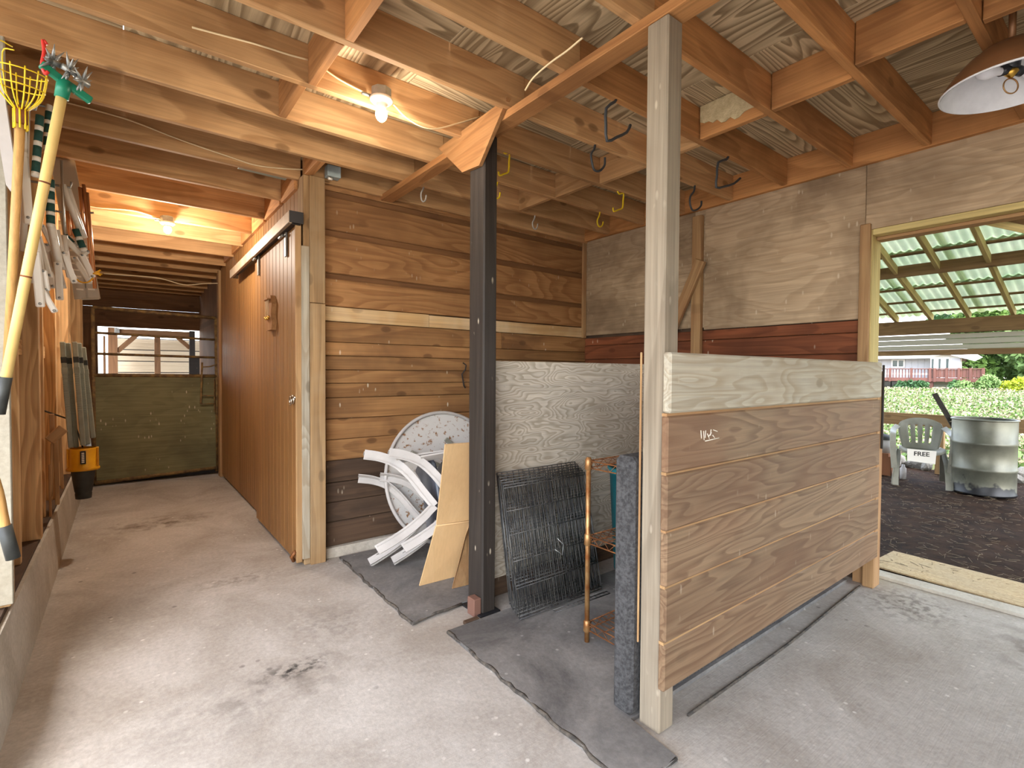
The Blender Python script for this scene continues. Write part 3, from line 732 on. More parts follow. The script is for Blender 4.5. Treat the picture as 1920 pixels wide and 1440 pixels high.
box('gate_cap', (-0.1, 11.42, 2.02), (-0.03, 11.45, 2.12), M['galv'], fr_)
box('slit_board', (-0.243, 10.62, 0.0), (-0.212, 10.66, 1.93), W('farwood', 'z'), fr_)
fs = empty('wall_siding', (0.6, 12.4, 0), 'tan ribbed steel wall behind the braced frame', 'wall', kind='structure')
zs = 0.0
while zs < 1.95:
    box('siding_course', (-0.12, 12.3, zs), (2.6, 12.33, zs + 0.205), M['tansteel'], fs, bev=0.008)
    box('siding_rib', (-0.12, 12.315, zs + 0.205), (2.6, 12.34, zs + 0.222), M['housedark'], fs, bev=0)
    for dz in (0.06, 0.13): box('siding_rib', (-0.12, 12.292, zs + dz), (2.6, 12.305, zs + dz + 0.008), M['tansteel'], fs, bev=0.002)
    zs += 0.222
ra_ = box('ceiling_far', (-1.2, 10.0, 2.70), (3.2, 12.0, 2.76), W('farwood', 'x'))
tag(ra_, 'plank roof over the passage behind the pipe gate', 'roof', kind='structure')
yard = box('yard_ground', (-6, 11.0, -0.1), (6, 30, -0.02), M['gravel'], bev=0)
tag(yard, 'pale gravel yard beyond the passage', 'ground', kind='structure')
fg = box('front_yard', (-40, -40, -0.14), (3.9, -3.8, -0.03), M['gravel'], bev=0)
fg2 = box('side_yard', (-40, -3.8, -0.14), (-4.0, 20, -0.03), M['gravel'], bev=0)
tag(fg2, 'pale gravel yard beside the open bay', 'ground', kind='structure')
tag(fg, 'pale gravel yard in front of the open barn', 'ground', kind='structure')

# ------------------------------------------------------------------ rubber mats
def mat_slab(label, pts, h=0.018):
    r = empty('rubber_mat', (2.4, (pts[0][1] + pts[2][1]) / 2, 0), label, 'mat')
    prism('slab', [(x, y, 0.0005) for x, y in pts], (0, 0, h), M['rubbermat'], r)
    random.seed(len(label))
    for a, b in ((pts[0], pts[1]), (pts[1], pts[2])):
        L_ = math.hypot(b[0] - a[0], b[1] - a[1]); n = int(L_ / 0.05)
        path = [(a[0] + (b[0] - a[0]) * k / n + random.uniform(-.008, .008), a[1] + (b[1] - a[1]) * k / n + random.uniform(-.008, .008), 0.012 + random.uniform(-.002, .003)) for k in range(n + 1)]
        tube('frayed_edge', path, [random.uniform(.006, .010) for _ in path], M['matedge'], r, n=6)
    return r
mat_slab('grey rubber floor mat in the stall under the tipped chairs', [(1.246, 3.66), (1.232, 2.46), (2.2, 2.50), (3.80, 2.50), (3.80, 3.66)][:2] + [(1.56, 2.50), (3.80, 2.50), (3.80, 3.66)])
mat_slab('grey rubber floor mat under the wire crate and rusty shelf', [(1.338, 2.27), (1.31, 1.02), (1.545, 1.02), (1.57, 1.25), (3.80, 1.25), (3.80, 2.30)])
fm = box('thick_rubber_slab', (1.560, 1.246, 0.019), (3.3, 1.345, 1.05), M['foam'], bev=0.02)
tag(fm, 'thick black crumb rubber slab standing on edge behind the weathered post', 'rubber slab')
tube_gap = tube('floor_seam', spline([at(1290, 1340, 'z', .006), at(1400, 1262, 'z', .006), at(1480, 1205, 'z', .006), at(1560, 1140, 'z', .006), at(1612, 1098, 'z', .006)]), 0.006, M['matedge'])
tag(tube_gap, 'dark strip lying on the concrete along the foot of the partition', 'strip')
bs = box('brick_scrap', (1.545, 2.33, 0.0), (1.596, 2.40, 0.10), M['brick'], bev=0.005)
tag(bs, 'small reddish brick scrap at the foot of the dark post', 'brick')
wd = box('wood_scrap', (1.46, 2.28, 0.0), (1.55, 2.31, 0.02), W('darkplank', 'x'))
tag(wd, 'short dark wood scrap on the concrete left of the dark post', 'scrap')

# ------------------------------------------------------------------ plastic patio chair
def patio_chair(name, label, body, seatm, group=None):
    r = empty(name, (0, 0, 0), label, 'chair', group)
    # seat shell
    vv, ff = [], []; nx, ny = 10, 8
    for j in range(ny + 1):
        for i in range(nx + 1):
            u, v = i / nx - 0.5, j / ny
            w = 0.46 - 0.04 * v
            x = u * w; y = 0.25 - 0.50 * v
            z = 0.425 - 0.03 * v + 0.05 * (abs(u) * 2) ** 4 - 0.035 * max(0, (0.2 - v) / 0.2) ** 2
            vv.append((x, y, z))
    for j in range(ny):
        for i in range(nx):
            a = j * (nx + 1) + i; ff.append((a, a + 1, a + nx + 2, a + nx + 1))
    s = mesh_obj('seat', vv, ff, seatm, r, True, True); md = s.modifiers.new('t', 'SOLIDIFY'); md.thickness = 0.006
    # backrest with slots
    vv, ff = [], []; nx, nz = 18, 14
    for j in range(nz + 1):
        for i in range(nx + 1):
            u, v = i / nx - 0.5, j / nz
            w = 0.36 + 0.16 * v - 0.10 * v ** 6
            x = u * w
            z = 0.40 + 0.41 * v - 0.06 * (abs(u) * 2) ** 2.5 * v
            y = -0.245 - 0.12 * v + 0.06 * (abs(u) * 2) ** 2
            vv.append((x, y, z))
    for j in range(nz):
        for i in range(nx):
            if 3 <= j <= 10 and i in (4, 7, 10, 13): continue
            a = j * (nx + 1) + i; ff.append((a, a + 1, a + nx + 2, a + nx + 1))
    s = mesh_obj('backrest', vv, ff, body, r, True, True); md = s.modifiers.new('t', 'SOLIDIFY'); md.thickness = 0.007
    for sx in (-1, 1):
        side = (0, 1, 0)
        # front leg: foot, up the side, over into the seat rail
        pts = spline([(sx * 0.285, 0.30, 0.0), (sx * 0.280, 0.27, 0.10), (sx * 0.270, 0.215, 0.195), (sx * 0.26, 0.12, 0.275), (sx * 0.245, 0.0, 0.345), (sx * 0.235, -0.10, 0.405)], 4)
        n_ = len(pts)
        def lsec(fw):
            sd = V((0.25 * sx, 0.8 * fw, 0.6)); out = []
            w1 = [0.064 - 0.008 * (k / n_) for k in range(n_)]
            w2 = [0.062 - 0.030 * (k / n_) for k in range(n_)]
            inner = [p + V((-sx * w2[k] / 2, fw * 0.018, 0)) for k, p in enumerate(pts)]
            lip = [p + V((-sx * 0.004, -fw * 0.022, 0.0)) for p in pts]
            return [(pts, w1, 0.007, sd), (inner, w2, 0.006, (1, 0, 0)), (lip, [0.012] * n_, 0.008, (1, 0, 0))]
        ribbon('leg', lsec(1), body, r, True)
        pts = spline([(sx * 0.270, -0.31, 0.0), (sx * 0.262, -0.27, 0.11), (sx * 0.252, -0.22, 0.22), (sx * 0.242, -0.16, 0.32), (sx * 0.238, -0.13, 0.36), (sx * 0.235, -0.10, 0.405)], 4)
        ribbon('leg', lsec(-1), body, r, True)
        # arm: rises from the front leg, runs back into the backrest
        pa_ = spline([(sx * 0.268, 0.235, 0.20), (sx * 0.285, 0.235, 0.42), (sx * 0.290, 0.225, 0.56), (sx * 0.290, 0.16, 0.635), (sx * 0.285, 0.0, 0.65), (sx * 0.275, -0.15, 0.665), (sx * 0.235, -0.27, 0.70)], 5)
        ribbon('arm', [(pa_, 0.062, 0.012, (sx * 1.0, 0.25, 0.3))], body, r, True)
    return r

def place(r, origin, front, up):
    f = V(front).normalized(); u = V(up); u = (u - f * u.dot(f)).normalized(); x = f.cross(u)
    mm = Matrix.Identity(4)
    for i in range(3): mm[i][0], mm[i][1], mm[i][2], mm[i][3] = x[i], f[i], u[i], V(origin)[i]
    r.matrix_world = mm
    return r

FR, UPV = V((.049, .465, .884)), V((.966, -.247, .076))
c1 = patio_chair('patio_chair', 'light grey plastic patio chair tipped on its back, legs nearest the aisle', M['white_plastic'], M['slate_plastic'], 'tipped plastic chairs')
place(c1, (1.300, 3.275, 0.440), FR, UPV)
c2 = copy_tree(c1); c2['label'] = 'second tipped light grey plastic chair, nested behind the first toward the cardboard'
place(c2, V((1.300, 3.275, 0.440)) + UPV * 0.135 + V((0.0, -0.06, 0.0)), FR, UPV)

# round rusty table top leaning on the plank wall
tn = V((0, -math.cos(math.radians(13)), math.sin(math.radians(13))))
tc_ = V((2.075, 3.545, 0.53))
tt = empty('round_table_top', (2.07, 3.5, 0), 'round white metal table top with rust spots leaning on the plank wall', 'table top')
lathe('disc', [(0.0, 0.0), (0.50, 0.0), (0.515, 0.004), (0.515, -0.012), (0.0, -0.012)], tc_, M['rust_white'], tt, n=64, axis=tn)
tube('rim', [tc_ + tn * 0.010 + V((1, 0, 0)) * 0.522 * math.cos(a) + tn.cross(V((1, 0, 0))) * 0.522 * math.sin(a) for a in [2 * math.pi * k / 72 for k in range(72)]], 0.014, M['white_plastic'], tt, closed=True)
tx = V((1, 0, 0)); ty = tn.cross(tx)
if ty.z < 0: ty = -ty
for a, b in (((-0.30, 0.22), (-0.05, 0.08)), ((0.02, 0.30), (0.30, 0.02)), ((-0.22, -0.1), (0.1, -0.3))):
    obox('leg_bracket', tc_ + tn * 0.022 + tx * a[0] + ty * a[1], tc_ + tn * 0.022 + tx * b[0] + ty * b[1], 0.035, 0.02, M['grey_plastic'], tt, up=tn)

# black bag of something dark behind the chairs
random.seed(11)
bmh = bmesh.new(); bmesh.ops.create_icosphere(bmh, subdivisions=4, radius=1.0)
for v in bmh.verts:
    nrm = v.co.normalized(); d = 1 + 0.16 * mnoise.noise(nrm * 2.3) + 0.06 * mnoise.noise(nrm * 7)
    v.co = V((nrm.x * 0.24 * d, nrm.y * 0.15 * d, max(-0.33, nrm.z * 0.36 * d)))
mb_ = bpy.data.meshes.new('black_bag'); bmh.to_mesh(mb_); bmh.free()
for p in mb_.polygons: p.use_smooth = True
bag = bpy.data.objects.new('black_bag', mb_); bag.location = (2.10, 3.20, 0.352); finish(bag, M['slate_plastic'], None, False)
tag(bag, 'glossy black plastic bag behind the cardboard and the tipped chairs', 'bag')

# cardboard leaning
cb = empty('cardboard_sheet', (1.7, 2.8, 0), 'large tan cardboard sheet with a fold leaning beside the dark post', 'cardboard')
BL, ML, TL, TR, MR, BR = V((1.478, 2.85, 0.02)), at(818, 985, 'y', 2.76), at(835, 833, 'y', 2.60), V((1.96, 2.58, 0.94)), V((1.95, 2.73, 0.40)), V((1.93, 2.83, 0.02))
cn = (ML - BL).cross(BR - BL).normalized()
if cn.y > 0: cn = -cn
prism('panel', [BL, BR, MR, ML], -cn * 0.010, W('cardboard', 'z'), cb)
cn2 = (TL - ML).cross(MR - ML).normalized()
if cn2.y > 0: cn2 = -cn2
prism('panel', [ML + V((0.002, 0, .006)), MR + V((0, 0, .006)), TR, TL], -cn2 * 0.010, W('cardboard', 'z'), cb)
tube('fold', [ML, (ML + MR) / 2 + cn * 0.002, MR], 0.005, W('cardboard', 'x'), cb, n=6)
c3 = prism('cardboard_strip', [at(848, 1103, 'z', 0.02), at(880, 1095, 'z', 0.02), at(890, 960, 'y', 2.53), at(874, 1000, 'y', 2.55)], (0.004, 0.012, 0), W('trimwood', 'z'))
tag(c3, 'narrow brown cardboard strip leaning right behind the dark post', 'cardboard')
ih = empty('iron_hook', (2.2, BW, 1.42), 'black iron hook on the plank wall just left of the dark post', 'hook')
hp = at(868, 690, 'y', BW - 0.02)
tubes('hook', [([hp + V((0.0, 0, 0.05)), hp + V((0.02, -0.02, 0.03)), hp + V((0.015, -0.015, -0.01)), hp + V((-0.01, 0, -0.05)), hp + V((0.01, 0, -0.15)), hp + V((0.02, -.01, -0.17))], 0.006)], M['iron'], ih, n=6)

# ------------------------------------------------------------------ folded wire crate
cr = empty('folded_wire_crate', (2.05, 2.2, 0), 'black folded wire dog crate leaning on the grey divider sheet', 'wire crate')
for k in range(6):
    xa, xb = 1.705 + 0.012 * k, 2.36 + 0.012 * k
    yb0, yt0 = 2.118 + 0.034 * k, 2.275 + 0.030 * k
    zt = 0.735 + 0.008 * k; z0 = 0.03
    def P(x, t): return V((x, yb0 + (yt0 - yb0) * t, z0 + (zt - z0) * t))
    lst = []
    nw = 22 if k < 4 else 16
    for i in range(nw + 1):
        x = xa + (xb - xa) * i / nw + random.uniform(-.004, .004)
        lst.append(([P(x, 0), P(x, 1)], 0.0023 if i not in (0, nw) else 0.004))
    for t in (0, .02, .22, .24, .42, .62, .80, .98, 1):
        lst.append(([P(xa, t) + V((0, -.004, 0)), P(xb, t) + V((0, -.004, 0))], 0.003))
    tubes('wire_panel', lst, M['black_wire'], cr, n=4)
tubes('door_latch', [([V((2.02, 2.16, .40)), V((2.06, 2.15, .36)), V((2.05, 2.15, .30)), V((2.0, 2.16, .34))], .003)], M['galv'], cr, n=5)
tubes('floor_grid', [([(1.93, 2.07, .022), (2.36, 2.05, .022)], .003), ([(1.93, 2.10, .022), (2.37, 2.08, .022)], .003)] + [([(1.93 + .036 * i, 2.07 - .0017 * i, .022), (1.93 + .036 * i, 2.10 - .0017 * i, .022)], .002) for i in range(13)], M['black_wire'], cr, n=4)

# ------------------------------------------------------------------ rusty wire shelf
sh = empty('wire_shelf', (2.28, 1.58, 0), 'rusty wire shelving rack with a bronze tube leg beside the black slab', 'shelf')
lx, ly = (1.845, 2.72), (1.75, 1.40)
for x in lx:
    for y in ly:
        lg = tube('leg', [(x, y, 0.02), (x, y, 0.955)], 0.0125, M['rust_rod'], sh, n=12)
        for z in (0.10, 0.54, 0.92):
            lathe('collar', [(0.0126, -.03), (0.019, -.026), (0.017, .026), (0.0126, .03)], (x, y, z), M['rust_rod'], sh, n=12)
for z in (0.10, 0.54, 0.92):
    lst = []
    for a, b in (((lx[0], ly[0]), (lx[0], ly[1])), ((lx[0], ly[1]), (lx[1], ly[1])), ((lx[1], ly[1]), (lx[1], ly[0])), ((lx[1], ly[0]), (lx[0], ly[0]))):
        a, b = V((*a, z)), V((*b, z))
        lst.append(([a + V((0, 0, .018)), b + V((0, 0, .018))], .0035)); lst.append(([a - V((0, 0, .018)), b - V((0, 0, .018))], .0035))
        n = max(4, int((b - a).length / 0.035)); zig = [a.lerp(b, i / n) + V((0, 0, .017 if i % 2 else -.017)) for i in range(n + 1)]
        lst.append((zig, .0022))
    tubes('shelf_frame', lst, M['rust_wire'], sh, n=5)
    tubes('shelf_wires', [([(lx[0] + (lx[1] - lx[0]) * i / 26, ly[0], z + .02), (lx[0] + (lx[1] - lx[0]) * i / 26, ly[1], z + .02)], .002) for i in range(1, 26)]
          + [([(lx[0], ly[0] - (ly[0] - ly[1]) * i / 3, z + .016), (lx[1], ly[0] - (ly[0] - ly[1]) * i / 3, z + .016)], .003) for i in (1, 2)], M['rust_wire'], sh, n=4)
tb = lathe('teal_bin', [(0.0, 0.02), (0.15, 0.02), (0.16, 0.04), (0.195, 0.70), (0.21, 0.70), (0.21, 0.74), (0.19, 0.74), (0.155, 0.05), (0.0, 0.05)], (2.78, 2.17, 0), M['teal'], n=36)
tag(tb, 'teal plastic bin behind the rusty wire shelf', 'bin')

# ------------------------------------------------------------------ ceiling hooks
def hook(pix, r, mat, y, label, group, s=4):
    pts = [at(px, py, 'y', y) for px, py in pix]
    pts[0].z = JB + 0.004
    pts = spline(pts, s) if s > 1 else pts
    o = tube('utility_hook', pts, r, mat, n=8); tag(o, label, 'hook', group); return o
Z1 = lambda *p: [(820 + a / 3.6, 80 + b / 3.6) for a, b in p]
Z2 = lambda *p: [(1180 + a / 3.6, 80 + b / 3.6) for a, b in p]
Z3 = lambda *p: [(600 + a / 4.8, 300 + b / 4.8) for a, b in p]
hg = 'utility hooks screwed into the joists'
hook(Z1((1205, 355), (1198, 395), (1140, 440), (1138, 550), (1145, 660), (1210, 635), (1278, 602), (1303, 552)), .0075, M['hook_dark'], 1.71, 'large square dark hook left of the weathered post', hg, 2)
hook(Z1((1065, 680), (1058, 715), (1038, 750), (1045, 810), (1060, 855), (1095, 862), (1128, 825), (1131, 772)), .007, M['hook_dark'], 2.12, 'dark J shaped hook below the large square hook, left of the weathered post', hg)
hook(Z2((668, 760), (655, 785), (600, 805), (592, 890), (586, 972), (640, 968), (705, 948), (748, 912)), .0075, M['hook_dark'], 1.71, 'square dark hook right of the weathered post near the plywood wall', hg, 2)
hook(Z2((442, 975), (436, 1000), (412, 1035), (410, 1085), (428, 1128), (462, 1120), (484, 1095), (487, 1065)), .007, M['hook_dark'], 2.12, 'dark J shaped hook right of the weathered post over the corner batten', hg)
hook(Z1((448, 722), (460, 745), (486, 742), (484, 800), (480, 868), (450, 882), (418, 893), (414, 868)), .006, M['yellow'], 2.55, 'square yellow hook just right of the dark post', hg, 2)
hook(Z1((407, 925), (402, 955), (389, 985), (390, 1025), (402, 1047), (418, 1040), (424, 1008)), .006, M['yellow'], 2.97, 'yellow J shaped hook touching the right edge of the dark post', hg)
hook(Z1((1215, 998), (1228, 1018), (1256, 1012), (1254, 1060), (1250, 1112), (1222, 1124), (1190, 1136), (1186, 1110)), .006, M['yellow'], 2.55, 'square yellow hook just left of the weathered post', hg, 2)
hook(Z1((1097, 1140), (1093, 1165), (1080, 1195), (1083, 1225), (1097, 1239), (1113, 1230), (1119, 1205)), .006, M['yellow'], 2.97, 'yellow J shaped hook lower left of the square yellow hook by the weathered post', hg)
hook(Z1((659, 1162), (655, 1185), (643, 1210), (646, 1240), (660, 1256), (673, 1245), (678, 1218)), .006, M['hook_grey'], 3.39, 'pale grey J shaped hook right of the dark post over the wide lapped boards', hg)
hook(Z3((934, 228), (926, 260), (910, 295), (912, 345), (928, 370), (948, 355), (956, 312)), .006, M['hook_grey'], 3.39, 'pale grey J shaped hook left of the dark post', hg)

# ------------------------------------------------------------------ lamps with bare bulbs, cables
def bare_bulb(loc, zbulb, label, power):
    x, y, zb = loc
    r = empty('bare_bulb_lamp', (x, y, zb), label, 'lamp', 'bare bulb lamps on the joists')
    lathe('junction_box', [(0.0, 0.035), (0.05, 0.035), (0.052, 0.03), (0.052, -0.012), (0.0, -0.012)], (x, y, zb), M['galv'], r, n=8, smooth=False)
    lathe('lampholder', [(0.0, -0.012), (0.056, -0.012), (0.058, -0.022), (0.045, -0.034), (0.026, -0.042), (0.024, -0.062), (0.0, -0.062)], (x, y, zb), M['porcelain'], r, n=24)
    h = zbulb
    lathe('bulb', [(0.0, -0.034), (0.012, -0.032), (0.024, -0.02), (0.030, -0.002), (0.028, 0.014), (0.020, 0.032), (0.014, 0.048), (0.013, 0.06)], (x, y, h), M['glow'], r, n=24)
    tube('strap', [(x - 0.09, y + 0.03, zb + 0.0), (x + 0.02, y + 0.045, zb + 0.01)], 0.008, M['galv'], r, n=6)
    ld = bpy.data.lights.new('bulb_light', 'POINT'); ld.energy = power; ld.color = (1.0, 0.89, 0.76); ld.shadow_soft_size = 0.034
    lo = bpy.data.objects.new('bulb_light', ld); lo.location = (x, y, h - 0.075); COL.objects.link(lo)
    lo.parent = r; lo.matrix_parent_inverse = Matrix.Translation(-r.location)
    return r
bare_bulb((1.054, 2.458, 2.775), 2.682, 'bare glowing bulb on a round metal box in the foreground near the gusset plate', 6.5)
bare_bulb((0.322, 5.285, 2.665), 2.590, 'bare glowing bulb farther down the aisle above the gate', 26)

def cable(pix, ax, val, label, r=0.0045, ext=None):
    pts = [at(px, py, ax, val) for px, py in pix]
    if ext: pts += [V(p) for p in ext]
    o = tube('electric_cable', spline(pts, 5), r, M['cable'], n=6)
    return tag(o, label, 'cable', 'cream cables stapled to the joists')
cable([(120, 190), (180, 206), (250, 227), (340, 262), (430, 293), (480, 309), (530, 315), (572, 317)], 'y', 3.782, 'cream cable sagging along the joist above the left tools')
cable([(142, 378), (180, 388), (250, 394), (298, 408)], 'y', 5.325, 'cream cable leading to the farther bulb')
cable([(360, 50), (420, 66), (480, 82), (540, 101), (577, 111)], 'y', 2.525, 'cream cable at the top edge left of the timber blocking')
cable([(606, 127), (640, 150), (690, 176)], 'y', 2.522, 'cream cable between the timber blocking and the nearer bulb')
cable([(738, 195), (760, 218), (790, 236), (820, 240), (860, 230), (900, 218)], 'y', 2.505, 'cream cable drooping from the nearer bulb to the gusset plate')
cable([(985, 168), (1000, 145), (1030, 118), (1062, 95), (1092, 70)], 'z', 2.738, 'cream cable along the beam right of the gusset plate')
cable([(195, 512), (250, 516), (300, 521), (345, 533), (380, 531), (412, 530)], 'y', 7.48, 'thin cream cable under the far joists of the aisle', 0.006)
jb_ = empty('metal_junction_box', (1.19, 3.66, 2.80), 'blue grey metal junction box beside the top of the tan corner post', 'junction box')
box('body', (1.155, 3.62, 2.755), (1.25, 3.69, 2.835), M['box_blue'], jb_, bev=0.004)
tube('conduit_end', [(1.19, 3.65, 2.755), (1.185, 3.63, 2.735), (1.16, 3.62, 2.735)], 0.009, M['porcelain'], jb_)
ts = obox('tin_strip', at(447, 313, 'z', 2.745), at(537, 335, 'z', 2.745), 0.05, 0.006, M['tin'])
tag(ts, 'grey green tin strip tucked under the joist left of the corner post', 'tin strip')

# ------------------------------------------------------------------ pendant lamp
pl = empty('pendant_lamp', (2.85, 0.40, 2.55), 'wide dome pendant lamp, brown outside and white inside, in the corner', 'lamp')
C0 = V((2.85, 0.40, 2.55))
prof = [(0.222, 0.0), (0.215, 0.02), (0.185, 0.065), (0.14, 0.115), (0.095, 0.15), (0.05, 0.168), (0.0, 0.17)]
lathe('shade', prof, C0, M['copper_out'], pl, n=56)
lathe('shade_lining', [(r * 0.985, z - 0.004) for r, z in prof], C0, M['enamel_in'], pl, n=56)
tube('rim', [C0 + V((0.222 * math.cos(a), 0.222 * math.sin(a), 0)) for a in [2 * math.pi * k / 60 for k in range(60)]], 0.004, M['enamel_in'], pl, closed=True)
lathe('socket_cluster', [(0.0, 0.165), (0.03, 0.16), (0.034, 0.12), (0.028, 0.07), (0.02, 0.06), (0.0, 0.06)], C0, M['black_plastic'], pl, n=16)
for s in (-1, 1):
    d = V((-0.79 * s, 0.61 * s, 0)).normalized()
    tube('socket', [C0 + V((0, 0, 0.065)) + d * 0.01, C0 + V((0, 0, 0.055)) + d * 0.045], 0.019, M['black_plastic'], pl, n=14)
    lathe('bulb', [(0.014, 0.0), (0.016, 0.015), (0.027, 0.04), (0.032, 0.06), (0.027, 0.082), (0.012, 0.094), (0.0, 0.096)], C0 + V((0, 0, 0.055)) + d * 0.04, M['frosted'], pl, n=20, axis=d)
lathe('brass_nut', [(0.0, 0.062), (0.022, 0.06), (0.024, 0.05), (0.014, 0.04), (0.006, 0.03), (0.0, 0.03)], C0, M['brass'], pl, n=14)
tube('pull_ring', [C0 + V((0.0 + 0.030 * math.cos(a) * 0.8, 0.030 * math.cos(a) * -0.6, -0.002 + 0.030 * math.sin(a))) for a in [2 * math.pi * k / 24 for k in range(24)]], 0.0028, M['rust_rod'], pl, closed=True, n=6)
tube('stem', [C0 + V((0, 0, 0.165)), C0 + V((0, 0, 0.385))], 0.012, M['copper_out'], pl)

# ------------------------------------------------------------------ long tools and folded chairs on the left
fp = empty('fruit_picker', (-0.38, 2.93, 1.35), 'fruit picker with a yellow wire basket on a wooden pole', 'fruit picker')
pa, pb = V((-0.300, 2.72, 2.36)), at(13, 705, 'y', 2.938)
tube('pole', [pb, (pa + pb) / 2, pa], 0.0155, W('handle', 'z'), fp, n=14)
tube('clamp', [pa + V((0.0, 0, -0.035)), pa + V((.001, 0, 0.03))], 0.021, W('redplank', 'z'), fp, n=12)
for k in range(8):
    a = 2 * math.pi * k / 8; d = V((math.cos(a), math.sin(a), 0)) * 0.02
    tube('tie', [pa + d + V((0, 0, -0.055)), pa + d + V((0, 0, 0.02))], 0.0035, M['yellow'], fp, n=5)
axis = V((0.03, -0.18, 1)).normalized(); bx_ = axis.orthogonal().normalized(); by_ = axis.cross(bx_)
lst = []
for k in range(12):
    a = 2 * math.pi * k / 12; d = bx_ * math.cos(a) + by_ * math.sin(a)
    tall = 1.0 if d.x > -0.35 else 1.75
    pts = [pa + axis * 0.02 + d * 0.018, pa + axis * 0.05 + d * 0.045, pa + axis * 0.09 + d * 0.066, pa + axis * (0.09 + 0.075 * tall) + d * 0.078]
    if k % 3 == 0 and tall > 1.2: pts.append(pts[-1] + d * -0.05 + axis * 0.01)
    lst.append((spline(pts, 4), 0.0026))
for h, rr in ((0.10, 0.069), (0.155, 0.077)):
    lst.append(([pa + axis * h + (bx_ * math.cos(a) + by_ * math.sin(a)) * rr for a in [2 * math.pi * k / 24 for k in range(24)]], 0.0026, True))
tubes('basket', lst, M['yellow'], fp, n=6)

cu = empty('star_cultivator', (-0.25, 2.55, 1.13), 'garden cultivator with green head and steel star wheels on a yellow pole', 'garden tool')
qa, qb = at(116, 178, 'y', 2.52), at(0, 765, 'y', 2.62)
tube('pole', [qb, qa.lerp(qb, 0.5), qa], 0.0165, M['bamboo'], cu, n=14)
for t in (0.28, 0.58, 0.92):
    p = qa.lerp(qb, t); dd = (qb - qa).normalized()
    tube('joint_ring', [p - dd * 0.003, p + dd * 0.003], 0.0172, W('redplank', 'z'), cu, n=14)
ge = qb + (qb - qa).normalized() * 0.02
tube('grip', [qa.lerp(qb, 0.90), ge], 0.0185, M['rubber'], cu, n=14)
ax_ = (qa - qb).normalized()
tube('head_socket', [qa - ax_ * 0.01, qa + ax_ * 0.055], [0.021, 0.023], M['green'], cu, n=12)
hc = qa + ax_ * 0.05
A1, A2 = hc + V((-0.062, -0.03, 0.030)), hc + V((0.075, 0.03, -0.032))
obox('head_arm', hc, A1, 0.018, 0.03, M['green'], cu, bev=0.004); obox('head_arm', hc, A2, 0.018, 0.03, M['green'], cu, bev=0.004)
random.seed(5)
for w_, cc in enumerate((hc + V((0.015, -.02, 0.04)), hc + V((0.05, 0.0, 0.02)), hc + V((-0.03, -.02, 0.055)))):
    lst = [([cc + V((-.02, -.01, .004)), cc + V((.02, .01, -.004))], 0.012)]
    for k in range(9):
        a = 2 * math.pi * k / 9
        d = V((0.35 * math.sin(a + .4), math.cos(a), math.sin(a))).normalized() + V((random.uniform(-.3, .3), 0, random.uniform(-.1, .1)))
        d.normalize()
        v0 = cc + d * 0.008
        lst.append(([v0, v0 + d * 0.022, v0 + d * 0.052], [0.007, 0.005, 0.001]))
    tubes('star_wheel', lst, M['galv'], cu, n=5)
rh = tube('red_hook', spline([hc + V((-.045, -.02, .11)), hc + V((-.055, -.02, .12)), hc + V((-.052, -.025, .08)), hc + V((-.058, -.028, .03)), hc + V((-.05, -.03, .0)), hc + V((-.042, -.03, .01))], 4), 0.006, M['red'])
tag(rh, 'red vinyl hook holding up the green cultivator head', 'hook')

gp_ = empty('white_plastic_channel', (-0.42, 2.9, 2.0), 'white rounded plastic channel at the upper left edge', 'plastic channel')
prism('channel', [at(-30, 128, 'y', 2.80), at(2, 135, 'y', 2.80), at(14, 215, 'y', 2.80), at(31, 330, 'y', 2.80), at(31, 352, 'y', 2.80), at(20, 357, 'y', 2.80), at(11, 345, 'y', 2.80), at(-10, 215, 'y', 2.80), at(-30, 150, 'y', 2.80)], (0, 0.04, 0), M['white_plastic'], gp_)
tube('bolt', [at(29, 349, 'y', 2.795), at(29, 349, 'y', 2.80)], 0.008, M['galv'], gp_)

def lawn_chair(label, bars, bands):
    """bars: (px0,py0,px1,py1,Y,width,kind); bands along a bar"""
    r = empty('folded_lawn_chair', at(bars[0][2], bars[0][3], 'y', bars[0][4]), label, 'lawn chair', 'folded lawn chairs hung on the left wall')
    for (x0, y0, x1, y1, Y, w, kd) in bars:
        a, b = at(x0, y0, 'y', Y), at(x1, y1, 'y', Y + 0.02)
        if kd == 't':
            tube('tube', [a, a.lerp(b, .5), b], w / 2, M['chairframe'], r, n=10)
        elif kd == 'a':
            tube('tube', [a, b], w / 2, M['alum'], r, n=10)
        else:
            obox('arm_bar', a, b, 0.016, w * 0.72, M['chairframe'], r, up=(1, 0, 0.1), bev=0.006)
            for t in (0.06, 0.94):
                p = a.lerp(b, t); tube('rivet', [p + V((0, -.012, 0)), p + V((0, -.004, 0))], 0.006, M['galv'], r, n=8)
    for (x0, y0, x1, y1, Y, w, n, m0) in bands:
        a, b = at(x0, y0, 'y', Y), at(x1, y1, 'y', Y)
        for k in range(n):
            p, q = a.lerp(b, (k + 0.04) / n), a.lerp(b, (k + (0.72 if k % 1 == 0 else 0.9)) / n)
            tube('webbing_band', [p, q], w / 2, M['webgreen'], r, n=12)
            tube('webbing_band', [q, a.lerp(b, (k + 1.02) / n)], w / 2 * 0.99, M['webwhite'], r, n=12)
    return r
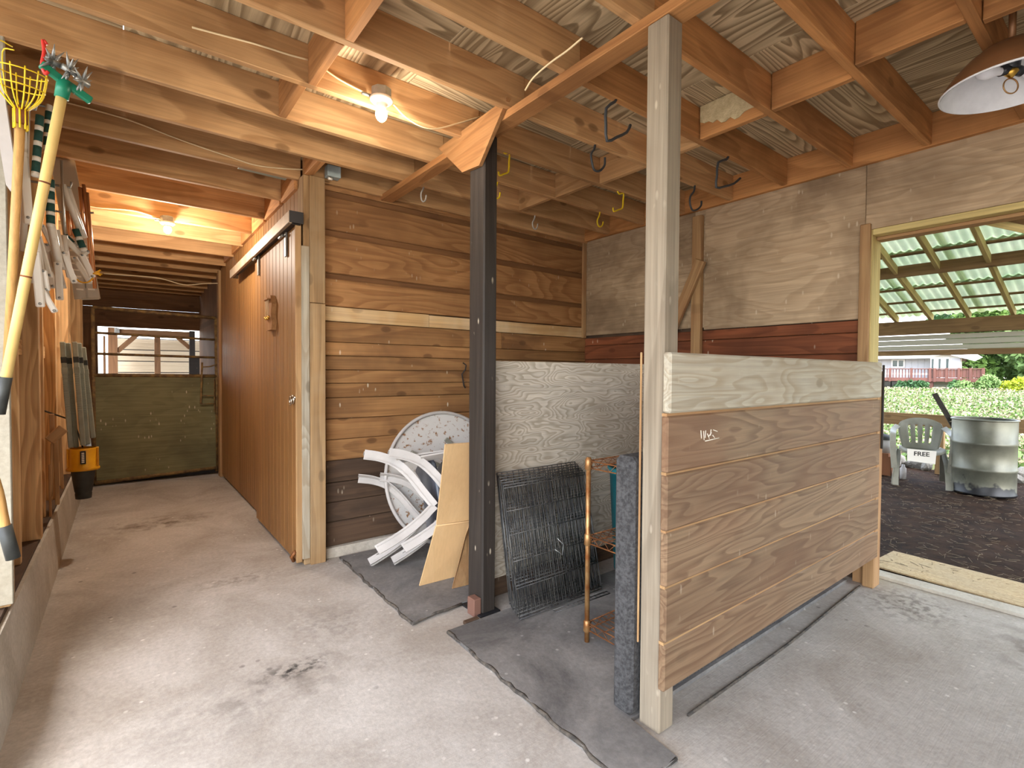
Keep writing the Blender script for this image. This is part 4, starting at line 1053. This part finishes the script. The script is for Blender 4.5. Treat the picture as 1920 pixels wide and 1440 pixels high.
lawn_chair('folded white lawn chair with green webbing just behind the fruit picker pole', [
    (38, 205, 54, 420, 3.12, .045, 'b'), (50, 190, 44, 470, 3.16, .025, 't'), (64, 420, 84, 545, 3.14, .03, 'b'), (66, 470, 76, 575, 3.1, .045, 'b'), (80, 505, 87, 545, 3.12, .04, 'b'),
    (70, 530, 104, 585, 3.12, .035, 'b'), (58, 455, 70, 520, 3.15, .05, 'b'), (72, 440, 94, 520, 3.18, .03, 'b'), (64, 470, 62, 530, 3.17, .04, 't'), (76, 520, 88, 560, 3.15, .03, 't')], [(75, 215, 66, 330, 3.12, .030, 4, 0)])
lawn_chair('folded white lawn chair hanging behind the yellow pole with banded tube', [
    (92, 196, 88, 330, 3.32, .026, 't'), (95, 420, 112, 500, 3.3, .034, 't'), (108, 490, 112, 562, 3.3, .042, 'b'), (78, 420, 108, 480, 3.36, .03, 'b'), (84, 470, 100, 540, 3.34, .036, 'b'), (118, 470, 140, 530, 3.34, .036, 'b'), (88, 455, 96, 515, 3.38, .045, 'b'), (100, 470, 118, 540, 3.37, .03, 't'), (106, 430, 122, 505, 3.4, .026, 't')],
    [(92, 208, 88, 280, 3.32, .030, 3, 0), (94, 335, 95, 425, 3.30, .034, 4, 0)])
lawn_chair('folded white lawn chair nearest the gate with splayed arm bars', [
    (117, 345, 150, 430, 3.62, .030, 't'), (126, 350, 158, 445, 3.66, .030, 't'), (115, 300, 122, 470, 3.6, .012, 'a'), (120, 445, 158, 482, 3.6, .04, 'b'), (153, 475, 174, 520, 3.6, .042, 'b'), (119, 455, 132, 520, 3.58, .045, 'b'),
    (138, 480, 170, 530, 3.64, .036, 'b'), (128, 505, 141, 528, 3.6, .045, 'b'), (120, 440, 124, 500, 3.56, .03, 't'), (166, 470, 152, 478, 3.6, .03, 'b')], [(141, 428, 158, 470, 3.6, .032, 2, 0), (120, 440, 142, 462, 3.62, .032, 1, 0)])
for (px, py, Y, nm) in ((50, 200, 3.16, 'steel peg holding the lawn chair behind the fruit picker'), (93, 200, 3.33, 'steel peg holding the lawn chair behind the yellow pole'), (118, 348, 3.63, 'steel peg holding the lawn chair nearest the gate')):
    p = at(px, py, 'y', Y); o = tube('wall_peg', [(-0.556, Y + 0.03, p.z), (p.x + 0.03, Y, p.z), (p.x + 0.035, Y, p.z + 0.03)], 0.006, M['galv'], n=8); tag(o, nm, 'peg', 'steel pegs on the left wall')
ra = empty('aluminium_ramp', (-0.3, 4.3, 1.9), 'slotted aluminium ramp hanging on the left wall below the lawn chairs', 'ramp')
for k, off in enumerate((0, 17)):
    a, b = at(100 + off, 250, 'y', 4.30), at(153 + off * 1.3, 560, 'y', 4.30)
    pl_ = obox('tread', a, b, 0.012, 0.075, M['alum'], ra, up=(1, 0, 0), bev=0.003)
    for i in range(9):
        p = a.lerp(b, 0.62 + 0.04 * i); d = (b - a).normalized()
        obox('slot', p + V((0, -.009, 0)) - V((.018, 0, 0)), p + V((0, -.009, 0)) + V((.018, 0, 0)), 0.004, 0.010, M['webwhite'], ra, up=(0, 0, 1), bev=0)
obox('lip', at(152, 560, 'y', 4.29), at(186, 559, 'y', 4.29), 0.02, 0.01, M['alum'], ra)
ords = ('first', 'second', 'third', 'fourth', 'fifth')
for k, (x0, y0, x1, y1) in enumerate(((126, 395, 132, 440), (134, 380, 141, 445), (150, 350, 158, 440), (157, 345, 172, 500), (163, 360, 178, 540))):
    t_ = tube('metal_tube', [at(x0, y0, 'y', 4.15), at(x1, y1, 'y', 4.15)], 0.010, M['copper'])
    tag(t_, ords[k] + ' from the left of five bright metal tubes beside the folded lawn chairs', 'tube', 'metal tubes hung on the left wall')
random.seed(9)
o = tube('hanging_rod', [(-0.556, 4.16, at(126, 398, 'y', 4.15).z), at(126, 398, 'y', 4.15), at(176, 398, 'y', 4.15)], 0.006, M['galv'], n=8); tag(o, 'thin steel rod on the left wall carrying the bright metal tubes', 'rod')
rp = empty('yellow_rope', at(172, 512, 'y', 3.75), 'yellow plastic rope with a frayed tuft tied around the lawn chair bars', 'rope')
tube('loop', spline([at(x, y, 'y', 3.56) for x, y in ((143, 522), (152, 528), (165, 528), (175, 520))], 5), 0.004, M['amber'], rp, n=6)
tubes('tuft', [([at(174, 512, 'y', 3.56), at(181, 508 + 6 * random.random(), 'y', 3.56), at(187 + 5 * random.random(), 503 + 18 * random.random(), 'y', 3.56)], .003) for k in range(9)], M['amber'], rp, n=5)

gr = empty('grey_rail_bundle', (-0.28, 4.9, 0.8), 'bundle of grey green ribbed plastic rails hanging on the left wall', 'rails')
for (x0, y0, x1, y1, Y) in ((117, 640, 133, 838, 4.86), (127, 642, 143, 838, 4.90), (140, 640, 156, 834, 4.84), (148, 642, 165, 832, 4.9), (156, 650, 175, 820, 4.98)):
    a, b = at(x0, y0, 'y', Y), at(x1, y1, 'y', Y)
    rl = obox('rail', a, b, 0.035, 0.030, M['rail_grey'], gr, up=(1, 0, 0), bev=0.005)
    lst = []
    d = (b - a)
    for i in range(18):
        p = a + d * (0.30 + 0.022 * i) + V((0, -.019, 0))
        obox('rib', p - V((.013, 0, 0)), p + V((.013, 0, 0)), 0.004, 0.006, M['rail_grey'], gr, bev=0)
    p = a + d * 0.16
    obox('dark_band', a + d * 0.14, a + d * 0.20, 0.037, 0.032, M['rubber'], gr, up=(1, 0, 0), bev=0.003)
    obox('sleeve', a + d * 0.24, a + d * 0.30, 0.039, 0.034, M['rail_grey'], gr, up=(1, 0, 0), bev=0.003)
yc = empty('yellow_nozzle', (-0.235, 4.9, 0.43), 'yellow plastic collar with a black tapered nozzle under the grey rails', 'nozzle')
NC = V((-0.235, 4.88, 0))
lathe('collar', [(0.078, 0.80), (0.084, 0.79), (0.085, 0.66), (0.098, 0.652), (0.098, 0.638), (0.072, 0.634), (0.07, 0.78)], NC, M['amber'], yc, n=28)
for s in (-1, 1): box('side_lug', (NC.x + s * 0.085 - 0.006, NC.y - 0.03, 0.66), (NC.x + s * 0.085 + 0.006, NC.y + 0.01, 0.80), M['amber'], yc)
lathe('nozzle', [(0.0, 0.66), (0.074, 0.66), (0.070, 0.62), (0.052, 0.48), (0.048, 0.47), (0.050, 0.46), (0.047, 0.425), (0.0, 0.425)], NC, M['rubber'], yc, n=28)
pq = box('name_plate', (NC.x - 0.012, NC.y - 0.094, 0.69), (NC.x + 0.020, NC.y - 0.078, 0.785), M['iron'], yc, bev=0.001)
for k in range(6): box('plate_mark', (NC.x - 0.004, NC.y - 0.0955, 0.70 + 0.013 * k), (NC.x + 0.012, NC.y - 0.093, 0.709 + 0.013 * k), M['porcelain'], yc, bev=0)
hgr = tube('nozzle_strap', [NC + V((0, .0, .80)), NC + V((-.05, .02, 1.0)), NC + V((-.25, .03, 1.1))], 0.006, M['rubber'], yc, n=6)

random.seed(21)
for k, (x0, y0, x1, y1, w_) in enumerate(((97, 775, 98, 825, .03), (98, 830, 96, 930, .02), (104, 820, 108, 945, .028), (112, 800, 117, 915, .02), (93, 870, 95, 968, .018))):
    s_ = obox('wood_stick', at(x0, y0, 'y', 4.50), at(x1, y1, 'y', 4.50), w_, w_ * 0.8, W('trimwood', 'x'))
    tag(s_, ('short thick stick above the slanted cleat', 'thin stick just left of the thickest stick below the cleat', 'thickest wooden stick under the slanted cleat', 'rightmost wooden stick under the slanted cleat', 'leftmost and lowest wooden stick in the stud bay')[k], 'stick', 'wooden sticks in the stud bay')
s_ = obox('wood_cleat', at(92, 826, 'y', 4.44), at(119, 802, 'y', 4.47), 0.02, 0.06, W('trimwood', 'x'))
tag(s_, 'short slanted wooden cleat across the sticks on the left wall', 'cleat')
th = empty('tool_handle', (-0.33, 2.35, 0.75), 'wooden tool handle with a black rubber grip at the lower left edge', 'tool handle')
ha, hb, hc_ = at(-22, 880, 'y', 2.3), at(8, 985, 'y', 2.3), at(25, 1046, 'y', 2.3)
tube('shaft', spline([at(-120, 800, 'y', 2.3), ha, hb, hc_], 5), 0.0155, W('handle', 'z'), th, n=12)
tube('grip', [hb, hc_], 0.019, M['rubber'], th, n=14)

# ------------------------------------------------------------------ lean-to: ground
random.seed(4)
vv, ff = [], []; nx, ny = 60, 90
for j in range(ny + 1):
    for i in range(nx + 1):
        x = 4.15 + 5.3 * i / nx; y = -4 + 10 * j / ny
        z = -0.015 + 0.022 * mnoise.noise(V((x * 1.7, y * 1.7, 0))) + 0.012 * mnoise.noise(V((x * 6, y * 6, 3)))
        if i == 0: z = -0.02
        vv.append((x, y, z))
for j in range(ny):
    for i in range(nx):
        a = j * (nx + 1) + i; ff.append((a, a + 1, a + nx + 2, a + nx + 1))
df = mesh_obj('floor_dirt', vv, ff, M['dirt'], smooth=True)
tag(df, 'brown dirt floor of the lean-to', 'ground', kind='structure')
lst = []
for k in range(2600):
    x = 4.3 + 4.9 * random.random(); y = -1.0 + 4.2 * random.random(); a = random.uniform(0, math.pi); l = random.uniform(.02, .09)
    z = 0.012 + 0.022 * mnoise.noise(V((x * 1.7, y * 1.7, 0)))
    d = V((math.cos(a), math.sin(a), random.uniform(-.05, .15))) * l / 2; c = V((x, y, z)); lst.append(([c - d, c + d], 0.0016))
st = tubes('straw', lst, M['straw'], n=3); tag(st, 'loose straw scattered over the dirt floor', 'straw', kind='stuff')
ob = box('osb_board', (4.19, -0.6, 0.0), (4.66, 1.26, 0.014), W('osb', 'y')); ob.rotation_euler.z = -0.06
tag(ob, 'flat strand board lying along the threshold at the edge of the dirt', 'board')

# ------------------------------------------------------------------ lean-to: roof
RXE = 8.55; SL = 0.29
def rz(x): return 2.11 + SL * (RXE - x)
lr = empty('lean_to_roof', (6.3, 1.5, 2.5), 'lean-to roof of pale rafters, thin purlins and corrugated fibreglass', 'roof', kind='structure')
for y in (-2.1, -1.7, -1.3, -0.9, -0.5, -0.1, 0.32, 0.72, 1.12, 1.53, 1.91, 2.29, 2.69, 3.1, 3.5, 3.9):
    obox('rafter', (4.0, y, rz(4.0) + 0.045), (8.62, y, rz(8.62) + 0.045), 0.038, 0.09, W('fresh', 'x'), lr)
px_ = [4.35, 4.85, 5.35, 5.85, 6.35, 6.85, 7.35, 7.75, 8.15, 8.5]
for x in px_:
    obox('purlin', (x, -2.3, rz(x) + 0.10), (x, 4.2, rz(x) + 0.10), 0.085, 0.02, W('beamwood', 'x'), lr)
obox('cross_board', (7.10, -2.3, rz(7.1) + 0.03), (7.10, 4.2, rz(7.1) + 0.03), 0.038, 0.13, W('beamwood', 'x'), lr)
me = None; slope = math.atan(SL)
rows = [4.0, 4.85, 5.85, 6.85, 7.75, 8.7]
sheet_meshes = {}
for i in range(len(rows) - 1):
    Ls = (rows[i + 1] - rows[i] + 0.06) / math.cos(slope)
    vv, ff = [], []; n = 9 * 8
    for k in range(n + 1):
        yv = -0.36 + 0.72 * k / n; h = 0.011 * math.cos(2 * math.pi * 9 * k / n)
        vv += [(-Ls / 2, yv, h - 0.006), (Ls / 2, yv, h + 0.004)]
    ff = [(2 * k, 2 * k + 1, 2 * k + 3, 2 * k + 2) for k in range(n)]
    for j in range(10):
        y = -2.2 + 0.66 * j
        if j == 0:
            o = mesh_obj('roof_sheet', vv, ff, M['corr'], lr, True); sheet_meshes[i] = o
        else:
            o = sheet_meshes[i].copy(); COL.objects.link(o)
        xm = (rows[i] + rows[i + 1]) / 2
        o.location = (xm, y, rz(xm) + 0.128 + 0.002 * (j % 2))
        o.rotation_euler = (0, slope, 0)
eb = empty('eave_beam', (8.55, 1, 2), 'brown eave beam of the lean-to over a cream overhead door panel', 'beam', kind='structure')
box('beam', (8.50, -2.4, 1.925), (8.58, 4.3, 2.108), W('beamwood', 'y'), eb)
for z0, z1 in ((1.715, 1.775), (1.782, 1.85), (1.856, 1.915)):
    box('door_section', (8.60, -2.4, z0), (8.63, 4.3, z1), M['panelwhite'], eb, bev=0.006)
box('lower_beam', (8.52, -2.4, 1.64), (8.60, 4.3, 1.71), W('beamwood', 'y'), eb)
for y in (-2.35, 4.15): box('post', (8.5, y, 0), (8.62, y + 0.12, 2.0), W('beamwood', 'z'), eb)
fe = empty('rail_fence', (8.9, 1.5, 0), 'grey horizontal plank rail fence behind the steel barrel', 'fence')
box('rail', (8.87, -3.0, 0.655), (8.91, 4.2, 0.825), W('beamwood', 'y'), fe)
for y in (0.72, 1.86, -1.2, 3.6): box('post', (8.92, y - 0.045, 0.0), (9.0, y + 0.045, 0.79), W('beamwood', 'z'), fe)

# barrel
mt, nt, n_, L_, b_ = new_mat('barrel_steel')
geo = nt.nodes.new('ShaderNodeNewGeometry'); sx = nt.nodes.new('ShaderNodeSeparateXYZ'); L_.new(geo.outputs['Position'], sx.inputs[0])
base = mixc(nt, ramp(nt, noise(nt, geo.outputs['Position'], 3.0, 5.0, .6), [(0.35, 0.0), (0.65, 1.0)]), rgb(92, 92, 80), rgb(122, 120, 104))
tz = mathn(nt, 'ADD', sx.outputs['Z'], mathn(nt, 'MULTIPLY', noise(nt, geo.outputs['Position'], 5.0, 3.0), -0.55))
base = mixc(nt, ramp(nt, tz, [(0.36, 1.0), (0.40, 0.0)]) if False else ramp(nt, mathn(nt, 'ADD', tz, 0.5), [(0.33, 1.0), (0.36, 0.0)]), base, rgb(34, 34, 36))
L_.new(base, b_.inputs['Base Color']); b_.inputs['Roughness'].default_value = 0.4; b_.inputs['Metallic'].default_value = 0.3
M['barrel'] = mt
ba = empty('steel_barrel', (7.99, 1.262, 0), 'open grey steel barrel with black tar stains standing on the dirt', 'barrel')
R_ = 0.288
pr = [(0.0, 0.01), (R_ - .01, 0.01), (R_ + .006, 0.0), (R_ + .006, 0.02), (R_, 0.03), (R_, 0.275), (R_ + .012, 0.29), (R_, 0.305), (R_, 0.575), (R_ + .012, 0.59), (R_, 0.605), (R_, 0.855)]
lathe('shell', pr, (7.99, 1.262, 0.0), M['barrel'], ba, n=48)
tube('rim', [V((7.99 + (R_ + .003) * math.cos(a), 1.262 + (R_ + .003) * math.sin(a), 0.86)) for a in [2 * math.pi * k / 48 for k in range(48)]], 0.010, M['barrel'], ba, closed=True)
bp = obox('loose_plank', at(1752, 737, 'x', 8.12), at(1798, 815, 'x', 8.0), 0.02, 0.055, W('charpost', 'x'), up=(0.3, 0.4, 1))
tag(bp, 'weathered plank sticking up out of the steel barrel', 'plank')

# chair with the sign
c4 = patio_chair('patio_chair', 'upright grey plastic patio chair with a paper sign, beside the steel barrel', M['grey_plastic'], M['grey_plastic'])
FR4 = V((-0.963, -0.27, 0)); O4 = V((8.03, 1.855, -0.005))
place(c4, O4, FR4, (0, 0, 1))
sg = empty('paper_sign', (0, 0, 0), 'white paper sign hanging on the front of the plastic chair seat', 'sign')
place(sg, O4, FR4, (0, 0, 1))
pb_ = prism('paper', [(-0.125, 0.300, 0.300), (0.145, 0.300, 0.315), (0.145, 0.272, 0.462), (-0.135, 0.272, 0.455)], (0, 0.002, 0), M['paper'], sg, local=True)
cv = bpy.data.curves.new('lettering', 'FONT'); cv.body = 'FREE'; cv.size = 0.074; cv.align_x = 'CENTER'; cv.extrude = 0.0004; cv.offset = 0.0012
tx_ = bpy.data.objects.new('lettering', cv); tx_.data.materials.append(M['ink']); COL.objects.link(tx_); tx_.parent = sg
mm = Matrix.Identity(4)
tz_ = V((0, 0.98, 0.19)).normalized(); txx = V((-1, 0, 0)); tyy = tz_.cross(txx)
for i in range(3): mm[i][0], mm[i][1], mm[i][2] = txx[i], tyy[i], tz_[i]
mm[0][3], mm[1][3], mm[2][3] = 0.006, 0.2895, 0.385
tx_.matrix_local = mm
bpy.context.view_layer.update()
dg = bpy.context.evaluated_depsgraph_get()
tm = bpy.data.meshes.new_from_object(tx_.evaluated_get(dg)); bpy.data.objects.remove(tx_)
tx_ = bpy.data.objects.new('lettering', tm); COL.objects.link(tx_); tx_.parent = sg; tx_.matrix_local = mm
if not tm.materials: tm.materials.append(M['ink'])

# odds and ends left of the chair
tb1 = empty('white_tub', (8.35, 2.25, 0), 'white plastic tub with a lid stacked left of the plastic chair', 'tub')
cT = at(1655, 868, 'x', 8.35); cT.z = 0
lathe('tub', [(0.0, 0.30), (0.10, 0.30), (0.115, 0.48), (0.0, 0.48)], (cT.x, cT.y, 0), M['white_plastic'], tb1, n=24)
lathe('lid', [(0.12, 0.48), (0.12, 0.50), (0.10, 0.53), (0.0, 0.56)], (cT.x, cT.y, 0), M['rubber'], tb1, n=24)
cb1 = empty('brown_carton', (cT.x, cT.y, 0), 'brown open carton under the white tub', 'box')
for a, b in (((-.13, -.13, 0), (.13, -.122, .26)), ((-.13, .122, 0), (.13, .13, .26)), ((-.13, -.13, 0), (-.122, .13, .26)), ((.122, -.13, 0), (.13, .13, .26)), ((-.13, -.13, 0), (.13, .13, .008)), ((-.13, -.10, .255), (.13, .10, .30))):
    box('side', (cT.x + a[0], cT.y + a[1], a[2]), (cT.x + b[0], cT.y + b[1], b[2]), M['boxbrown'], cb1, bev=0.001)
cB = at(1685, 902, 'z', 0.0)
bt = lathe('white_bottle', [(0.0, 0.0), (0.035, 0.0), (0.035, 0.14), (0.02, 0.16), (0.018, 0.19), (0.0, 0.19)], (cB.x + .25, cB.y + 0.02, 0), M['white_plastic'], n=16)
tag(bt, 'small white plastic bottle on the dirt behind the left chair leg', 'bottle')
random.seed(31)
rmesh = []
for q in range(4):
    bmh = bmesh.new(); bmesh.ops.create_icosphere(bmh, subdivisions=2, radius=1.0)
    for v in bmh.verts:
        v.co *= 1 + 0.35 * mnoise.noise(v.co * 1.3 + V((q * 7, 0, 0)))
    mq = bpy.data.meshes.new('rock'); bmh.to_mesh(mq); bmh.free(); mq.materials.append(M['rock']); rmesh.append(mq)
for k in range(26):
    o = bpy.data.objects.new('rock', rmesh[k % 4]); COL.objects.link(o)
    s = random.uniform(.06, .14)
    o.location = (9.08 + random.uniform(0, .35), 0.3 + 2.4 * k / 26 + random.uniform(-.05, .05), s * 0.45); o.scale = (s, s * 1.3, s * .8); o.rotation_euler = (random.random(), random.random(), random.random() * 6)
    tag(o, 'grey field stone in the row behind the rail fence', 'rock', 'stones behind the rail fence')

# ------------------------------------------------------------------ meadow
def gz(x, y):
    t = min(1.0, max(0.0, (x - 9.6) / 17.5)); return -0.03 + 0.62 * t * t * (3 - 2 * t) + 0.05 * mnoise.noise(V((x * .3, y * .3, 0)))
vv, ff = [], []; nx, ny = 50, 50
for j in range(ny + 1):
    for i in range(nx + 1):
        x = 9.3 + 70 * (i / nx) ** 1.5; y = -25 + 80 * j / ny; vv.append((x, y, gz(x, y) if i else -0.05))
for j in range(ny):
    for i in range(nx):
        a = j * (nx + 1) + i; ff.append((a, a + 1, a + nx + 2, a + nx + 1))
me_ = mesh_obj('meadow_ground', vv, ff, M['soil_green'], smooth=True); tag(me_, 'sunlit rising meadow ground beyond the fence', 'meadow', kind='structure')

def leaves(name, pts, mat, size, parent=None, flat=0.0):
    vv, ff = [], []
    for p in pts:
        d = V((random.gauss(0, 1), random.gauss(0, 1), random.gauss(0, 1) * (1 - flat))).normalized(); s = d.orthogonal().normalized()
        s = (Matrix.Rotation(random.uniform(0, 6.28), 3, d) @ s); l = size * random.uniform(.6, 1.4)
        t = d.cross(s); o = len(vv)
        vv += [p - s * l, p + t * l * .45, p + s * l, p - t * l * .45]; ff.append((o, o + 1, o + 2, o + 3))
    return mesh_obj(name, vv, ff, mat, parent)
def wedge(n, h):
    out = []
    for _ in range(n):
        x = 9.5 + 18.5 * random.random() ** 0.85; a = random.uniform(0.005, 0.34); y = x * a * 1.0 - 0.2
        out.append(V((x, y, gz(x, y) + h * random.random())))
    return out
random.seed(77)
o = leaves('meadow_weeds', wedge(15000, .20), M['leaf1'], .050, flat=.4); tag(o, 'mass of low green weeds in the meadow beyond the fence', 'weeds', kind='stuff')
o = leaves('meadow_seed_heads', [p + V((0, 0, .08)) for p in wedge(12000, .18)], M['tips'], .040, flat=.3); tag(o, 'pale dry seed heads over the meadow', 'seed heads', kind='stuff')
o = leaves('meadow_leaf_clumps', [V((x, y, gz(x, y) + .3 * random.random() * (0.4 + abs(mnoise.noise(V((x * .8, y * .8, 2))))))) for x, y in [(p.x, p.y) for p in wedge(9000, 1)]], M['leaf3'], .055); tag(o, 'clumps of pale green leafy plants in the meadow', 'plants', kind='stuff')

def tree(name, label, c, blobs, mat, n, size, cat='tree', group=None, trunk=True):
    r = empty(name, (c[0], c[1], gz(c[0], c[1])), label, cat, group)
    pts = []
    tot = sum(b[3] ** 2 for b in blobs)
    for bx, by, bz, br in blobs:
        for _ in range(int(n * br * br / tot)):
            d = V((random.gauss(0, 1), random.gauss(0, 1), random.gauss(0, 1))).normalized()
            rr = br * (0.72 + 0.33 * random.random()) * (1 + .25 * mnoise.noise(d * 3 + V((bx, by, bz))))
            pts.append(V((c[0] + bx, c[1] + by, bz)) + d * rr)
    leaves('crown', pts, mat, size, r)
    if trunk:
        g0 = gz(c[0], c[1])
        tube('trunk', [(c[0], c[1], g0 - .1), (c[0] + .1, c[1], g0 + 1.2), (c[0], c[1] + .1, blobs[0][2])], [.16, .12, .06], M['bark'], r, n=8)
    return r
random.seed(13)
def bl(n, sx, sy, z0, z1, r0, r1): return [(random.uniform(-sx, sx), random.uniform(-sy, sy), random.uniform(z0, z1), random.uniform(r0, r1)) for _ in range(n)]
tree('broadleaf_tree', 'tall pale green broadleaf tree at the right edge beyond the house', (36, 4.0), bl(16, 3, 2.2, 1.6, 5.5, .7, 1.3), M['leaf3'], 9000, .17)
tree('broadleaf_tree', 'dark green tree behind the pale one to the right of the deck', (40, 6.0), bl(16, 3, 3.0, 1.2, 6.5, 1.0, 1.7), M['leaf2'], 9000, .20)
tree('broadleaf_tree', 'mid green tree close behind the end of the red deck', (34, 6.2), bl(10, 1.5, 1.2, 1.2, 4.5, .6, 1.0), M['leaf1'], 6000, .14)
tree('broadleaf_tree', 'dark tree at the far right edge behind the lime shrub', (33, 1.6), bl(14, 2, 1.6, 1.0, 5.5, .7, 1.2), M['leaf2'], 8000, .16)
tree('leafy_shrub', 'bright lime shrub at the top of the meadow right of the deck', (27.5, 3.15), bl(8, .4, .55, .75, 1.05, .22, .34), M['leaf4'], 2600, .06, 'shrub', trunk=False)
tree('leafy_shrub', 'dark green shrub in the shade under the red deck', (27.3, 5.8), bl(9, .2, 1.3, .6, .95, .2, .35), M['leaf2'], 3000, .07, 'shrub', trunk=False)
tree('leafy_shrub', 'round pale green shrub at the end of the red deck', (27.25, 4.55), bl(6, .2, .5, .75, 1.1, .22, .36), M['leaf3'], 2200, .06, 'shrub', trunk=False)

# ------------------------------------------------------------------ far house with deck
def hx(px, py, x=30.0): return at(px, py, 'x', x)
ho = empty('far_house', (30, 7, 0.6), 'pale grey house with white eaves and a red deck above the meadow', 'house')
yL = 13.0
yR = hx(1751, 690).y; zt, zd = hx(1700, 671).z, hx(1700, 711).z
box('wall', (30.0, yR, 0.2), (30.15, yL, zt), M['housewall'], ho)
k = yR + 0.12
while k < 11:
    box('wall_batten', (29.985, k, zd), (30.0, k + 0.02, zt), M['housewall'], ho, bev=0); k += 0.24
f0, f1 = hx(1700, 665.5).z, hx(1700, 672).z
box('fascia', (29.4, yR - 0.1, f1), (29.5, yL, f0), M['housewhite'], ho)
prism('roof', [(29.4, yR - 0.1, f0), (29.4, yL, f0), (33, yL, f0 + 1.4), (33, yR - 0.1, f0 + 1.4)], (0, 0, 0.08), M['housewhite'], ho)
w0, w1 = hx(1672, 673), hx(1697, 688.5)
fw = box('window', (29.94, w1.y, w1.z), (30.0, w0.y, w0.z), M['housewhite'], ho)
ym = (w0.y + w1.y) / 2
for a, b in ((w1.y + .06, ym - .03), (ym + .03, w0.y - .06)): box('pane', (29.93, a, w1.z + .06), (29.955, b, w0.z - .06), M['houseglass'], fw)
# glazed bay
b0, b1 = hx(1744, 690), hx(1787, 690)
z0, z1 = zd, hx(1760, 668).z
box('bay_wall', (29.2, hx(1802, 690, 29.2).y, 0.3), (29.35, hx(1744, 690, 29.2).y, z1 + .6), M['housewhite'], ho)
for a, b in ((1745, 1753), (1758, 1766), (1772, 1781)):
    f_ = box('window', (29.16, hx(b, 690, 29.2).y, z0), (29.2, hx(a, 690, 29.2).y, z1 - .06), M['housewhite'], ho)
    box('pane', (29.14, hx(b, 690, 29.2).y + .04, z0 + .02), (29.165, hx(a, 690, 29.2).y - .04, z1 - .12), M['houseglass'], f_)
box('bay_panel', (29.15, hx(1801, 690, 29.2).y, z0), (29.19, hx(1785, 690, 29.2).y, z1 - .1), M['housewall'], ho)
prism('bay_roof', [(28.9, hx(1828, 676, 28.9).y, hx(1828, 676, 28.9).z), (28.9, hx(1780, 664, 28.9).y, hx(1780, 664, 28.9).z), (28.9, hx(1745, 666, 28.9).y, hx(1745, 666, 28.9).z), (28.9, hx(1745, 655, 28.9).y, hx(1745, 655, 28.9).z), (28.9, hx(1790, 655, 28.9).y, hx(1790, 655, 28.9).z)], (1.5, 0, .2), M['housewhite'], ho)
for a in range(4): box('lower_pane', (29.9, hx(1664 + 14 * a, 720).y - .2, .5), (30.0, hx(1664 + 14 * a, 720).y + .15, zd - .1), M['houseglass'], ho)
dk = empty('red_deck', (28, 7, 0.6), 'red stained timber deck with railing on the front of the far house', 'deck')
DX = 28.0
yA, yB, yC = hx(1640, 700, DX).y, hx(1747, 700, DX).y, hx(1845, 700, DX).y
zr, zb_ = hx(1700, 690, DX).z, hx(1700, 712, DX).z
box('deck_floor', (DX, yC, zb_), (30, yA + 3, zb_ + .09), M['deckred'], dk)
box('rim_board', (DX - .03, yC, zb_ - .04), (DX, yA + 3, zb_ + .12), M['deckred'], dk)
box('top_rail', (DX - .05, yC, zr - .035), (DX + .05, yA + 3, zr), M['deckred'], dk)
y = yB
while y < yA + .5:
    box('baluster', (DX - .015, y, zb_ + .12), (DX + .015, y + .03, zr - .03), M['deckred'], dk, bev=0); y += .115
y = yC
while y < yB - .04:
    box('rail_board', (DX - .012, y, zb_ + .14), (DX + .012, y + .105, zr - .04), M['deckred'], dk, bev=0.004); y += .112
for p in (1669, 1709, 1744, 1753, 1775, 1798, 1820, 1844):
    yy = hx(p, 700, DX).y; box('post', (DX - .06, yy - .04, zb_ - .06), (DX + .03, yy + .04, zr + .02), M['deckred'], dk)
for p in (1746, 1838): yy = hx(p, 700, DX).y; box('support', (DX + .05, yy - .06, .3), (DX + .17, yy + .06, zb_), M['deckred'], dk)
box('bench', (DX + .5, yB + .2, zb_ + .25), (DX + .9, yA, zb_ + .32), M['housewhite'], dk)
